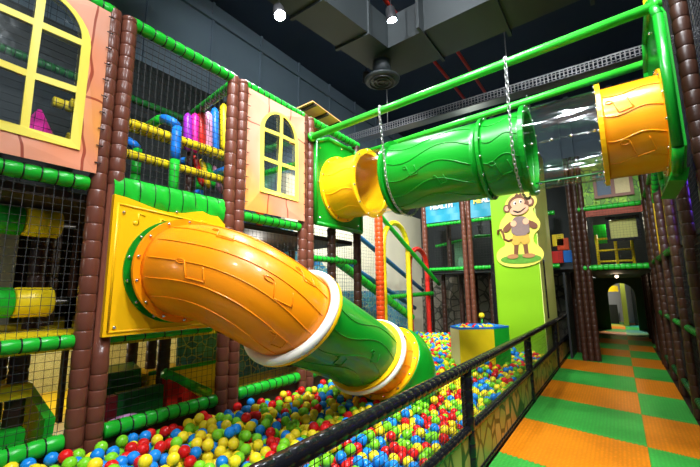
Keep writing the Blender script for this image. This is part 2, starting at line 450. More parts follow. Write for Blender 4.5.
while x < 3:
    m.box((x, 8.0, 5.62), (x+.022, 8.012, 5.78)); m.box((x, 8.0, 5.655), (x+.07, 8.01, 5.67)); m.box((x, 8.0, 5.73), (x+.07, 8.01, 5.745)); x += .07
m.build('perforated_side', STEEL, tr)
for x in (-4.5, -1.5, 1.5): MB().cyl((x, 8.1, 5.8), (x, 8.1, 7.3), .012, 6).build('hanger_rod', STEEL, tr)

# ceiling spotlights (three visible fixtures; those in the loop are added fill lights)
def spot(p, aim, power, label, col=(.92, .96, 1), angle=120, size=.10, lens_r=.07):
    p = V(p); aim = V(aim); dr = (aim-p).normalized()
    e = empty('ceiling_spotlight', p, label, 'ceiling light')
    hs = MB().sweep([p-dr*.20, p-dr*.18, p-dr*.02, p], [.045, .065, .085, .088], 18).build('lamp_housing', LAMPB, e)
    MB().sweep([p+dr*.001, p+dr*.006], lens_r, 18).build('lamp_lens', LAMPE, hs)
    MB().cyl(p-dr*.1, (p.x-dr.x*.1, p.y-dr.y*.1, 7.3), .010, 6).build('hanger_rod', LAMPB, e)
    l = bpy.data.lights.new('lamp', 'SPOT'); l.energy = power; l.color = col; l.spot_size = math.radians(angle); l.spot_blend = .6; l.shadow_soft_size = size
    o = bpy.data.objects.new('lamp', l); C.objects.link(o); o.parent = e; o.location = dr*.03
    o.rotation_mode = 'QUATERNION'; o.rotation_quaternion = V((0, 0, -1)).rotation_difference(dr)
    return e
spot((-3.24, 3.04, 5.06), (-1.2, 2.2, 0), 260, 'brightest ceiling spotlight, glaring over the arched-window mural', angle=80)
spot((-3.62, 5.72, 5.55), (-5.3, 8.8, 2.4), 1500, 'small ceiling spotlight beside the round air diffuser')
spot((-2.35, 4.45, 5.48), (-2.0, 5.5, 0), 420, 'small ceiling spotlight between the red pipes')
for i, (p, a, w) in enumerate([
        ((1.6, .6, 5.6), (-3.0, 1.6, 1.9), 620), ((.2, -1.6, 5.6), (-3.0, 1.0, 1.6), 420), ((-.9, 1.6, 5.7), (-1.6, 3.6, .6), 620),
        ((.3, 2.6, 5.9), (-.4, 5.6, 0), 620), ((1.4, 2.2, 6.6), (-2.0, 8.6, .8), 750), ((-.4, 1.6, 6.9), (-3.6, 8.0, 1.2), 900),
        ((-.2, .6, 5.7), (-.2, 3.6, 0), 600), ((-2.2, .8, 6.6), (-5.3, 8.6, 2.2), 1300), ((-1.8, .2, 5.9), (-5.2, 2.6, 3.4), 350)]):
    spot(p, a, w, 'added black ceiling spotlight out of view, filling light into the play hall', angle=100, size=.14)['group'] = 'added fill spotlights out of view above'

# ------------------------------------------------------------------ play frame on the left of the pit
yp = [1.145, 2.285, 3.355, 4.47]
plabel = ['pair beside the large mural', 'pair between net bay and small mural', 'pair right of the small mural']
for k, yy in enumerate(yp[:3]):
    post(FX, yy-.057, 0, 3.72, 'brown ribbed post, left of the '+plabel[k], r=.056)
    post(FX+.01, yy+.057, 0, 3.72, 'brown padded post, right of the '+plabel[k], r=.056, phase=1,
         smooth_from=((1.05, 2.35) if k == 0 else None), rib=.105)
post(FX, yp[3], 0, 3.68, 'dark brown padded post at the far end below the green tube panel', m=BROWN2)
post(FX, -.25, 0, 3.72, 'brown ribbed padded post at the near end of the left play frame')
post(FX-.05, 3.93, 0, 2.35, 'dark brown padded post standing under the green tube panel', m=BROWN2, r=.06)
names = ['near bay', 'second bay', 'small mural bay', 'green panel bay']
ys = [-.2]+yp
for k in range(4):
    a, b = ys[k], ys[k+1]
    beam((FX, a+.06, 3.70), (FX, b-.06 if k < 3 else b+.05, 3.70), 'green padded top beam with black ties over the '+names[k])
    if k != 3: beam((FX+.0, a+.12, 2.29 if k != 2 else 2.27), (FX, b-.12, 2.29 if k != 2 else 2.27), 'green padded beam at upper deck level of the '+names[k])
    beam((FX, a+.12, .545), (FX, b-.12, .545), 'green padded bottom beam along the balls in the '+names[k], r=.052)
    tag(MB().box((FX-.05, a+.06, .0), (FX-.02, b-.06, .5)).build('skirt_board', SKIRT), 'dark brown skirt board below the bottom beam of the '+names[k], 'board')
beam((FX, .0, 1.185), (FX, 1.03, 1.185), 'green padded middle beam in front of the yellow deck in the near bay', r=.042)
beam((FX, 1.2, 1.17), (FX, 2.1, 1.17), 'thin green beam under the orange tube panel', r=.022, ties=.15)
beam((FX, 3.46, 1.91), (FX, 4.42, 1.91), 'green padded beam below the green tube panel', r=.035)

# nets of the left frame
net((FX+.005, 1.2, 2.40), (0, .92, 0), (0, 0, 1.27), 'tall net closing the upper part of the second bay above the green banner', m=NETG, seed=1, r=.0026)
net((FX+.005, .0, 1.22), (0, 1.04, 0), (0, 0, 1.04), 'net in front of the rollers in the near bay', m=NETG, seed=2)
net((FX+.005, .0, .57), (0, 1.04, 0), (0, 0, .60), 'net below the yellow deck in the near bay', seed=3)
net((FX+.005, 1.18, .57), (0, .94, 0), (0, 0, .62), 'net under the orange tube panel', seed=4)
net((FX+.005, 2.32, .57), (0, .94, 0), (0, 0, 1.66), 'net behind the orange slide in the small mural bay', seed=5)
net((FX+.005, 3.46, .57), (0, .96, 0), (0, 0, 1.72), 'net below the green tube panel', seed=6)
net((FX+.0, 3.46, 3.45), (0, .96, 0), (0, 0, .22), 'strip of net above the green tube panel', seed=7)

# murals with window
def arch_outline(y0, y1, z0, zs, n=14):
    cy = (y0+y1)/2; rx = (y1-y0)/2; top = [(cy+rx*math.cos(t), zs+rx*.92*math.sin(t)) for t in [PI*k/n for k in range(n+1)]]
    return [(y0, z0), (y1, z0)]+top
def mural(y0, y1, z0, z1, w0, w1, wz0, wzs, rows, label, fw=.06):
    e = empty('mural_panel', (FX, (y0+y1)/2, z0), label, 'mural')
    pl = lambda u, v, w: (FX+.052+w+.012*math.sin(u*9+v*4), u, v)
    cy = (w0+w1)/2
    MB().plate([(y0, z0), (y1, z0), (y1, z1), (y0, z1)], [arch_outline(w0+.02, w1-.02, wz0+.02, wzs)], .006, pl).build('printed_sheet', MURAL, e)
    # frame: arch ring with panes cut out
    holes = []; hm = fw*.38
    inner = arch_outline(w0+fw, w1-fw, wz0+fw, wzs)
    zr = [wz0+fw+(wzs-wz0-fw)*k/rows for k in range(rows+1)]
    for k in range(rows):
        lo = zr[k]+(hm if k else 0); hi = zr[k+1]-hm
        holes.append([(w0+fw, lo), (cy-hm, lo), (cy-hm, hi), (w0+fw, hi)]); holes.append([(cy+hm, lo), (w1-fw, lo), (w1-fw, hi), (cy+hm, hi)])
    rx = (w1-w0)/2-fw; n = 10; base = zs_ = wzs+hm
    a = [(cy+hm+(rx-hm)*1.0, base)]+[(cy+hm+(rx-hm)*math.cos(t), base+(rx*.92)*math.sin(t)) for t in [PI/2*k/n for k in range(1, n+1)]]+[(cy+hm, base)]
    holes.append(a); holes.append([(2*cy-u, v) for u, v in a])
    fr = MB().plate(arch_outline(w0, w1, wz0, wzs), holes, .010, lambda u, v, w: (FX+.060+w+.012*math.sin(u*9+v*4), u, v)).build('window_frame', PALEY, e)
    MB().plate(arch_outline(w0+.03, w1-.03, wz0+.03, wzs), [], .002, lambda u, v, w: (FX+.046+w, u, v)).build('clear_pane', PANE, fr)
    net_mb((FX+.02, w0, wz0), (0, w1-w0, 0), (0, 0, wzs+rx-wz0), seed=9).build('netting', NETB, e)
    z = z0+.08
    while z < z1-.02:
        MB().cyl((FX+.066, y1-.018, z), (FX+.066, y1+.022, z), .0045, 5).build('cable_tie', TIE, e)
        MB().cyl((FX+.066, y0-.022, z), (FX+.066, y0+.018, z), .0045, 5).build('cable_tie', TIE, e); z += .13
    return e
mural(-.1, 1.05, 2.36, 3.66, 0.32, .935, 2.50, 3.29, 2, 'large pink and orange plank mural with yellow arched window at the left edge', fw=.06)
mural(2.39, 3.26, 2.33, 3.66, 2.56, 3.14, 2.55, 3.27, 2, 'smaller pink and orange plank mural with yellow arched window in the middle', fw=.052)

# green banner strip over the orange tube panel
m = MB(); nu_, nv_ = 64, 10
f = lambda a, b: (FX+.03+.045*math.sin(PI*min(max(b, 0), 1))**.5+.010*math.sin(a*21+b*2)*math.sin(PI*b)+.005*math.sin(a*47+b*5), 1.17+.97*a, 2.15+.235*b)
m.add([f(i/nu_, j/nv_) for i in range(nu_+1) for j in range(nv_+1)], [(i*(nv_+1)+j, (i+1)*(nv_+1)+j, (i+1)*(nv_+1)+j+1, i*(nv_+1)+j+1) for i in range(nu_) for j in range(nv_)], 0, True)
m.box((FX+.0, 1.17, 2.15), (FX+.03, 2.14, 2.385))
bn = m.build('padded_strip', GREEN); tag(bn, 'wide bright green padded strip above the orange tube panel', 'padding')
m = MB()
for i in range(8): m.sweep([(FX+.034+.047*math.sin(PI*q/10)**.5, 1.24+i*.118, 2.145+.245*q/10) for q in range(11)], .0035, 4)
m.build('cable_ties', TIE, bn)

# inside the left frame: floors, back and the things seen through nets
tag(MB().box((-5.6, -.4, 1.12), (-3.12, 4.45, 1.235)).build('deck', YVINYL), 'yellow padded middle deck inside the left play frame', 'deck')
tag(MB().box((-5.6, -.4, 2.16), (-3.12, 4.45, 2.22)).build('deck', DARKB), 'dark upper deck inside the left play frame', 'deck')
tag(MB().box((-5.6, -.4, .30), (-3.12, 4.45, .36)).build('deck', YVINYL), 'yellow padded lowest deck inside the left play frame', 'deck')
tag(MB().box((-5.65, -.4, .36), (-5.6, 4.45, 1.09)).build('back_panel', WEAVE), 'cream speckled back panel on the lowest level', 'panel')
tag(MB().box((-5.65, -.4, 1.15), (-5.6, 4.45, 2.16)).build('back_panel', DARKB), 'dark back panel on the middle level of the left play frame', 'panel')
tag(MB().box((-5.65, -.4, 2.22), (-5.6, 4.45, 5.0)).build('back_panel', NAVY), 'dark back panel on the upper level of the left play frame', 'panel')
tag(MB().box((-4.30, 2.30, 1.2), (-4.26, 4.3, 2.12)).build('back_panel', WATERP), 'blue water print panel behind the net of the small mural bay', 'panel')
tag(MB().box((-4.30, 2.5, .37), (-4.26, 4.3, 1.05)).build('back_panel', WATERP), 'blue water print panel low behind the orange slide', 'panel')
tag(MB().box((-4.0, 3.55, 1.2), (-3.96, 4.3, 1.75)).build('back_panel', ORSH), 'orange board behind the net under the green tube panel', 'panel')
tag(MB().box((-4.6, .30, 1.18), (-4.55, 1.02, 2.1)).build('back_panel', GREYPAD), 'pale grey mesh panel behind the rollers', 'panel')
for i, (z, lab) in enumerate([(2.04, 'upper green and yellow padded roller behind the net at left'), (1.445, 'lower green and yellow padded roller behind the net at left')]):
    e = empty('foam_roller', (-3.55, .2, z), lab, 'roller')
    for k, (a, b, mm) in enumerate([(-.1, .30, YVINYL), (.302, .58, YVINYL), (.582, .80, GREEN), (.802, 1.03, YVINYL)]):
        MB().sweep([(-3.55, a, z), (-3.55, a+.01, z), (-3.55, b-.01, z), (-3.55, b, z)], [.095, .108, .108, .095], 24).build('foam_sleeve', mm, e)
    MB().cyl((-3.55, -.2, z), (-3.55, 1.16, z), .02, 8).build('axle', STEEL, e)
    MB().box((-3.58, 1.14, z-.9 if i else z-.88), (-3.52, 1.17, z+.03)).build('bracket', BROWN2, e)
tag(MB().rbox((-3.9, .2, .80), (-3.35, .93, .90), .02).build('foam_step', YVINYL), 'yellow foam step with green edge behind the left net', 'foam block')
tag(MB().rbox((-3.62, .3, .37), (-3.3, .90, .62), .02).build('foam_block', GREEN), 'green foam block low behind the left net', 'foam block')
tag(MB().add([(-3.75, .98, .36), (-3.25, .98, .36), (-3.25, 1.02, .36), (-3.75, 1.02, .36), (-3.75, .98, .80), (-3.25, .98, .66), (-3.25, 1.04, .66), (-3.75, 1.04, .80)],
    [(0,3,2,1),(4,5,6,7),(0,1,5,4),(1,2,6,5),(2,3,7,6),(3,0,4,7)]).build('foam_board', GREEN), 'upright green foam board just left of the first post pair', 'foam block')
for (x, yy, z0, z1, lab) in [(-3.55, .62, .36, 1.09, 'inner brown post at the far left under the yellow deck'), (-3.7, .80, .36, 1.09, 'second inner brown post under the yellow deck'), (-3.45, .86, .36, 1.09, 'third inner brown post under the yellow deck'),
        (-4.0, 1.1, 1.15, 2.16, 'inner dark post behind the roller ends'), (-4.15, 1.18, 1.15, 2.16, 'second inner dark post behind the roller ends'), (-3.85, 1.0, 1.15, 2.16, 'inner dark post beside the roller ends'),
        (-4.4, 2.05, .36, 1.09, 'inner brown post behind the green foam block'), (-4.4, 2.26, .36, 1.09, 'inner brown post right of the green foam block'), (-3.6, 1.97, .36, 1.09, 'dark inner post nearest the red foam wedge'),
        (-4.6, 2.95, .36, 1.09, 'inner brown post behind the yellow foam seat'), (-4.25, 4.35, .3, 2.16, 'inner dark post under the green tube panel, at the back'), (-4.4, 2.6, 2.22, 3.7, 'dark inner post beside the hanging foam pads'), (-4.3, 2.35, 1.15, 2.16, 'inner dark post at the left edge of the blue print')]:
    post(x, yy, z0, z1, lab, r=.055, m=BROWN2)
e = empty('foam_block', (-4.1, 1.6, .36), 'green sloped foam block behind the net under the orange panel', 'foam block')
MB().add([(-4.3, 1.70, .36), (-3.75, 1.50, .36), (-3.75, 1.88, .36), (-4.3, 2.15, .36), (-4.3, 1.72, .78), (-3.75, 1.50, .80), (-3.75, 1.84, .80), (-4.3, 2.02, .78)],
    [(0,3,2,1),(4,5,6,7),(0,1,5,4),(1,2,6,5),(2,3,7,6),(3,0,4,7)]).build('block_body', DKGREEN, e)
e = empty('foam_wall', (-3.45, 1.6, .36), 'dark red and dark green low foam wall just behind the net', 'foam block')
MB().box((-3.48, 1.2, .36), (-3.40, 1.50, .68)).build('red_section', DKRED, e)
MB().box((-3.48, 1.502, .36), (-3.40, 1.88, .69)).build('green_section', DKGREEN, e)
tag(MB().ball((-3.25, 1.50, .47), .18, .55, 1.0, .50, sub=3).build('foam_dome', LILAC), 'lilac foam dome just behind the net beside the balls', 'foam block')
e = empty('foam_bench', (-4.2, 2.4, .36), 'yellow foam seat with green edging behind the net', 'foam block')
MB().rbox((-4.5, 2.1, .36), (-4.1, 3.2, .66), .02).build('seat_block', YVINYL, e)
MB().cyl((-4.1, 2.1, .665), (-4.1, 3.2, .665), .022, 10).build('edging', GREEN, e)
e = empty('foam_wedge', (-3.4, 2.1, .36), 'red triangular foam wedge with thick green padded edge', 'foam block')
MB().plate([(1.93, .37), (2.32, .45), (1.93, .74)], [[(2.02, .42), (2.08, .43), (2.07, .54), (2.03, .54)]], .1, lambda u, v, w: (-3.42-w, u, v)).build('wedge_body', REDV, e)
MB().cyl((-3.45, 1.9, .78), (-3.45, 2.38, .50), .045, 12).build('edging', GREEN, e)
# upper bay 2 furniture
beam((-4.2, 1.2, 3.35), (-4.2, 3.3, 3.35), 'front yellow padded beam on the upper level', r=.055, m=YVINYL)
beam((-4.75, 1.2, 3.55), (-4.75, 3.8, 3.55), 'rear yellow padded beam on the upper level', r=.055, m=YVINYL)
beam((-4.2, 1.2, 3.0), (-4.2, 3.3, 3.0), 'lower yellow padded beam on the upper level', r=.05, m=YVINYL)
beam((-5.2, .3, 4.15), (-5.2, 4.0, 4.15), 'dark green padded beam far behind the net at the top', r=.05, m=DKGREEN)
beam((-5.2, 2.95, 4.15), (-3.15, 2.28, 3.68), 'green padded cross beam meeting the second post pair at the top', r=.05)
def hoop_post(x, y, z0, z1, lab, cols, bend=.25, r=.055):
    e = empty('padded_hoop', (x, y, z0), lab, 'padded post')
    pts = [V((x, y, z0+(z1-z0)*k/9)) for k in range(10)]+[V((x-bend*(1-math.cos(t)), y-.25*math.sin(t)*.4, z1+.12*math.sin(t))) for t in (.4, .8, 1.2, 1.57)]+[V((x-bend-.3, y-.1, z1+.1))]
    n = len(pts); k = 0; ci = 0
    while k < n-1:
        j = min(k+3, n-1); MB().sweep(pts[k:j+1], r, 14).build('foam_sleeve', cols[ci % len(cols)], e); k = j; ci += 1
hoop_post(-4.08, 2.22, 2.22, 3.45, 'tall blue and green padded hoop behind the net in the second bay', [BLUEV, GREEN, BLUEV, BLUEV, GREEN])
hoop_post(-4.5, 1.98, 2.22, 3.2, 'shorter blue and green padded hoop left of the tall one', [BLUEV, GREEN, GREEN, BLUEV, GREEN])
hoop_post(-4.4, 2.75, 2.22, 3.15, 'short blue and green padded hoop at the right under the hanging pads', [BLUEV, BLUEV, GREEN, GREEN])
def hang_pad(x, y, z, L, m, lab, tilt=.0, r=.055):
    e = empty('hanging_foam_pad', (x, y, z), lab, 'foam pad', None)
    d = V((0, math.sin(tilt), -math.cos(tilt))); p = V((x, y, z))
    MB().sweep([p, p+d*.02, p+d*.06, p+d*(L-.06), p+d*(L-.02), p+d*L], [.01, r*.6, r, r, r*.6, .01], 14).build('foam_body', m, e)
    MB().cyl(p-d*.12, p+d*.01, .006, 5).build('cord', TIE, e)
for i, (yy, z, L, mm, cn) in enumerate([(2.50, 3.82, .52, PURPV, 'purple'), (2.60, 3.86, .55, MAGV, 'magenta'), (2.69, 3.92, .58, REDV, 'red'), (2.79, 3.96, .62, PINKV, 'pink'), (2.89, 4.06, .72, BLUEV, 'blue'), (3.03, 4.18, .70, YVINYL, 'yellow')]):
    hang_pad(-4.35, yy, z, L, mm, cn+' hanging foam pad in the upper row behind the net', tilt=.06)
for i, (yy, z, L, mm, cn) in enumerate([(2.62, 3.28, .42, REDV, 'red'), (2.72, 3.26, .40, YVINYL, 'yellow'), (2.82, 3.24, .36, GREEN, 'green'), (2.92, 3.22, .38, PINKV, 'pink')]):
    hang_pad(-4.35, yy, z, L, mm, cn+' hanging foam pad in the lower row behind the net', tilt=.35, r=.04)
tag(MB().sweep([(-3.8, .88, 2.70), (-3.8, .88, 2.75), (-3.8, .88, 3.03)], [.17, .15, .015], 20).build('foam_cone', MAGV), 'magenta foam cone seen through the large arched window', 'foam cone')
tag(MB().rbox((-4.0, .5, 2.22), (-3.6, 1.1, 2.70), .02).build('foam_block', NAVY), 'dark foam plinth under the magenta cone', 'foam block')
hoop_post(-3.9, 3.05, 2.22, 3.0, 'blue padded post seen through the smaller arched window', [BLUEV])
hang_pad(-4.0, 3.45, 3.0, .6, ORNV, 'orange foam pad seen through the smaller arched window', r=.06)

# plywood board lying on the frame top
e = empty('plywood_board', (-3.3, 3.6, 3.8), 'plywood board on battens lying on top of the left frame', 'board')
M_ = Matrix.Translation(V((-3.28, 3.72, 3.86))) @ Matrix.Rotation(.10, 4, 'Z') @ Matrix.Rotation(-.12, 4, 'Y')
MB().box((-.28, -.36, .03), (.28, .42, .045)).xform(M_).build('board_sheet', PLY, e)
for yy in (-.3, 0, .32): MB().box((-.28, yy-.02, 0), (.28, yy+.02, .03)).xform(M_).build('batten', DARKB, e)
tag(MB().box((-3.5, 3.5, 3.52), (-3.1, 4.0, 3.54)).build('shelf_board', PLY), 'small plywood shelf just under the top beam by the green panel', 'board')

# ------------------------------------------------------------------ low spiral slide
sl = empty('tube_slide', (-3.0, 1.66, 1.2), 'low orange and green plastic tube slide with white rings descending into the balls', 'slide')
P1 = V((-2.11, 2.15, 1.33)); P2 = V((-2.15, 3.29, .86)); P3 = V((-2.10, 3.60, .745)); P4 = V((-2.05, 3.76, .34))
R = .36
# entry panel
def wavy_top(y0, y1, z0, z1):
    pts = [(y0, z0), (y1, z0), (y1, z1-.12)]
    for k in range(1, 13):
        t = k/12; u = y1+(y0-y1)*t
        pts.append((u, z1-.07+.05*math.sin(t*PI*2.0+1.2)+.03*math.sin(t*PI)-(.04 if t < .2 else 0)))
    pts.append((y0, z1-.03)); return pts
circ = lambda cy, cz, r, n=40: [(cy+r*math.cos(2*PI*k/n), cz+r*math.sin(2*PI*k/n)) for k in range(n)]
pn = MB().plate(wavy_top(1.17, 2.13, 1.20, 2.25), [circ(1.68, 1.68, R-.03)], .05, lambda u, v, w: (FX+.045+w, u, v)).build('entry_panel', YPLAST, sl)
mr = MB()
rim = [(1.2, 1.23), (2.1, 1.23), (2.1, 2.10), (1.2, 2.16)]
for i in range(4):
    a, b = rim[i], rim[(i+1) % 4]; mr.cyl((FX+.095, *a), (FX+.095, *b), .009, 6)
for (cy, cz, s_) in [(1.33, 2.08, 1), (1.50, 2.06, -1), (1.86, 2.10, 1)]:
    mr.ball((FX+.095, cy, cz-.05), .022, .4, 1, .8); mr.cyl((FX+.097, cy+.02, cz-.05), (FX+.097, cy+.02, cz+.03), .006, 6); mr.cyl((FX+.097, cy+.02, cz+.03), (FX+.097, cy+.07, cz+.015), .006, 6)
mr.build('raised_pattern', YPLAST, sl)
for p in [(FX+.095, 1.24, 2.10), (FX+.095, 1.24, 1.26), (FX+.095, 2.05, 1.27), (FX+.095, 1.65, 2.17)]: bolt(p, (1, 0, 0), sl)
flange((-2.965, 1.68, 1.68), (1, 0, 0), R-.02, R+.055, .05, GPLAST, sl, 14, name='green_collar')
MB().sweep([(-2.96, 1.68, 1.68), (-2.84, 1.68, 1.68)], R+.012, 48, inner=.02).build('collar_sleeve', GPLAST, sl)
flange((-2.82, 1.68, 1.68), (1, 0, 0), R-.02, R+.05, .03, OPLAST, sl, 14, name='orange_flange')
T1 = (P2-P1).normalized()
NA = V((-.05, .80, -.60)).normalized(); NB = V((0, .75, -.66)).normalized(); NC = V((.2, .8, -.56)).normalized()
e1 = bez((-2.82, 1.68, 1.68), (-2.32, 1.68, 1.68), P1-T1*.30, P1, 28)
fr_ = frames([V(p) for p in e1]); n1 = []
for i in range(29):
    t_ = (e1[min(i+1, 28)]-e1[max(i-1, 0)]).normalized(); w_ = max(0, (i/28-.35)/.65)**1.3; n1.append(t_.lerp(NA, w_).normalized())
seg1 = MB().sweep(e1, R, 56, inner=.015, norms=n1); f1 = surf_fn(e1, [R]*len(e1), n1)
# theta that faces the camera side
def th_of(f, s, target):
    best = min(range(72), key=lambda k: (f(s, 2*PI*k/72)-V(target)).length); return 2*PI*best/72
t1 = th_of(f1, .5, (0, 0, 1.8))
reliefs(seg1, f1, [t1-1.15, t1-.75, t1-.35, t1+.05, t1+.45, t1+.85], .08, [(.28, t1+.1, 1.2), (.62, t1-.3, 1.2), (.78, t1+.5, 1.1), (.30, t1-.85, 1.0), (.72, t1-.95, 1.0)], L=1.0, r=.0045)
seg1.build('orange_elbow', OPLAST, sl)
def white_ring(c, ax, lab=None):
    ax = V(ax).normalized(); fr = frames([c-ax, c+ax])[0]
    r_ = MB(); r_.sweep([c+(fr[0]*math.cos(t)+fr[1]*math.sin(t))*(R+.035) for t in [k*2*PI/56 for k in range(56)]], .036, 14, closed=True)
    o = r_.build('white_ring', WHITE, sl)
    k_ = min(range(56), key=lambda k: ((c+(fr[0]*math.cos(k*2*PI/56)+fr[1]*math.sin(k*2*PI/56))*(R+.07))-V((-.6, 2.0, 3.2))).length)
    p = c+(fr[0]*math.cos(k_*2*PI/56)+fr[1]*math.sin(k_*2*PI/56))*(R+.072)
    MB().cyl(p-ax*.03, p+ax*.03, .008, 6).build('clasp', CHROME, sl)
    return o
white_ring(P1, NA); white_ring(P2, NB)
flange(P1+T1*.035, NA, R-.01, R+.072, .02, YPLAST, sl, 14, bolts=False, name='yellow_flange')
flange(P2-T1*.05, NB, R-.01, R+.045, .02, YPLAST, sl, 14, bolts=False, name='yellow_flange')
e2 = lerp_pts(P1, P2, 16); n2_ = nlerp(NA, NB, 16); seg2 = MB().sweep(e2, R, 56, inner=.015, norms=n2_); f2 = surf_fn(e2, [R]*17, n2_)
t2 = th_of(f2, .5, (0, 0, 1.8))
reliefs(seg2, f2, [t2-.9, t2-.45, t2+.05, t2+.5, t2+.95], .16, [(.35, t2+.15, 1.1), (.65, t2-.3, 1.1)], L=1.05, r=.0045)
seg2.build('green_straight_section', GPLAST, sl)
T3 = (P3-P2).normalized()
e3 = lerp_pts(P2, P3, 8); n3_ = nlerp(NB, NC, 8); seg3 = MB().sweep(e3, R-.005, 56, inner=.015, norms=n3_); f3 = surf_fn(e3, [R-.005]*9, n3_)
t3 = th_of(f3, .5, (0, 0, 1.8)); reliefs(seg3, f3, [t3-.8, t3-.35, t3+.1, t3+.55], .04, L=.4)
seg3.build('orange_short_section', OPLAST, sl)
flange(P3-T3*.012, NC, R-.02, R+.05, .024, YPLAST, sl, 14, name='yellow_flange', side=-1)
flange(P3+T3*.018, NC, R-.02, R+.055, .03, GPLAST, sl, 14, bolts=False, name='green_flange')
e4 = bez(P3, P3+V((.02, .14, .02)), P4+V((0, .02, .24)), P4, 14)
MB().sweep(e4, [R+.055+.015*math.sin(PI*k/14) for k in range(15)], 56, inner=.015, norms=nlerp(NC, (.05, .2, -1), 14)).build('green_exit_elbow', GPLAST, sl)

# ------------------------------------------------------------------ high tube crossing to the right frame
tb = empty('tube_bridge', (-3.0, 3.96, 2.4), 'high tube tunnel of yellow, green and clear plastic hanging on chains', 'tube tunnel')
TY, TZ, TR = 3.97, 2.875, .405
ax = (1, 0, 0)
def tubeseg(x0, x1, name, m, lines=(), notes=(), wav=.1, r0=TR, r1=TR, mid=None):
    pts = lerp_pts((x0, TY, TZ), (x1, TY, TZ), 16); rs = [r0+(r1-r0)*k/16 for k in range(17)]
    s_ = MB().sweep(pts, rs, 56, inner=None if m is CLEAR else .012, caps=False); f = surf_fn(pts, rs); tt = th_of(f, .5, (-1.0, 0, 1.5))
    if lines: reliefs(s_, f, [tt+k for k in lines], wav, [(a, tt+b, c_) for a, b, c_ in notes], L=abs(x1-x0), r=.005)
    s_.build(name, m, tb)
pan = [(3.44, 2.34), (4.46, 2.34), (4.46, 3.36), (4.28, 3.52), (3.70, 3.52), (3.44, 3.40)]
MB().plate(pan, [circ(TY, TZ, TR-.03)], .05, lambda u, v, w: (FX+.03+w, u, v)).build('left_green_panel', GPLAST, tb)
m = MB()
for i in range(len(pan)):
    a, b = pan[i], pan[(i+1) % len(pan)]; m.cyl((FX+.085, *a), (FX+.085, *b), .028, 10)
m.build('panel_rim', GPLAST, tb)
for p in [(3.52, 2.42), (4.38, 2.42), (3.52, 3.34), (4.36, 3.34), (3.5, 2.88), (4.0, 3.47)]: bolt((FX+.08, *p), (1, 0, 0), tb)
flange((-2.955, TY, TZ), ax, TR-.02, TR+.045, .03, YPLAST, tb, 12)
tubeseg(-2.95, -2.48, 'yellow_left_section', YPLAST, (-.6, 0, .6), (), .05)
flange((-2.47, TY, TZ), ax, TR-.02, TR+.045, .025, YPLAST, tb, 12, side=1)
tubeseg(-2.45, -2.10, 'clear_left_section', CLEAR)
flange((-2.09, TY, TZ), ax, TR-.02, TR+.05, .035, GPLAST, tb, 12, side=-1)
tubeseg(-2.08, -1.02, 'green_long_section', GPLAST, (-1.0, -.55, -.1, .35, .8), [(.3, -.25, 1.2), (.6, .15, 1.0)], .17)
flange((-.99, TY, TZ), ax, TR-.02, TR+.035, .03, GPLAST, tb, 14, side=1)
tubeseg(-.97, -.61, 'green_short_section', GPLAST, (-1.0, -.5, 0, .5), [(.35, .1, 1.5)], .08)
flange((-.59, TY, TZ), ax, TR-.02, TR+.05, .04, GPLAST, tb, 14, side=1)
tubeseg(-.57, .01, 'clear_right_section', CLEAR)
for k, dth in enumerate((-.15, .85)):
    f = surf_fn(lerp_pts((-.54, TY, TZ), (.01, TY, TZ), 4), [TR+.006]*5); tt = th_of(f, .5, (-1.0, 0, 1.5))+dth
    MB().sweep([f(i/6, tt, 0) for i in range(7)], .009, 6).build('seam_strip', CLEAR if k == 0 else DKGREEN, tb)
    for s_ in (.06, .35, .62, .92):
        p = f(s_, tt, .01); bolt(p, p-V((p.x, TY, TZ)), tb)
flange((.02, TY, TZ), ax, TR-.02, TR+.055, .035, YPLAST, tb, 14, side=-1)
tubeseg(.03, .445, 'orange_right_section', mat('amber_plastic', (.90, .32, .006), .25, .05, 2, coat=.4), (-.9, -.4, .1, .6), [(.4, .2, 1.6), (.2, -.7, 1.3)], .05)
flange((.44, TY, TZ), ax, TR-.02, TR+.045, .02, YPLAST, tb, 12, side=-1)
pr = [(3.45, 2.50), (3.62, 2.36), (4.40, 2.36), (4.52, 2.50), (4.52, 3.62), (4.30, 3.82), (3.75, 3.86), (3.45, 3.55)]
MB().plate(pr, [circ(TY, TZ, TR-.03)], .05, lambda u, v, w: (.45+w, u, v)).build('right_green_panel', GPLAST, tb)
m = MB()
for i in range(len(pr)):
    a, b = pr[i], pr[(i+1) % len(pr)]; m.cyl((.45, *a), (.45, *b), .035, 10)
m.build('panel_rim', GPLAST, tb)
for p in [(3.55, 2.60), (4.44, 2.6), (3.55, 3.4), (4.44, 3.5), (3.98, 3.72)]: bolt((.449, *p), (-1, 0, 0), tb)
MB().add([(.44, 3.62, 2.38), (.44, 4.45, 2.38), (.52, 4.45, 2.38), (.52, 3.62, 2.38), (.40, 3.66, 2.31), (.40, 4.4, 2.31), (.50, 4.4, 2.29), (.50, 3.66, 2.29)],
    [(0,1,2,3),(7,6,5,4),(0,4,5,1),(1,5,6,2),(2,6,7,3),(3,7,4,0)]).build('panel_lower_lip', GPLAST, tb)

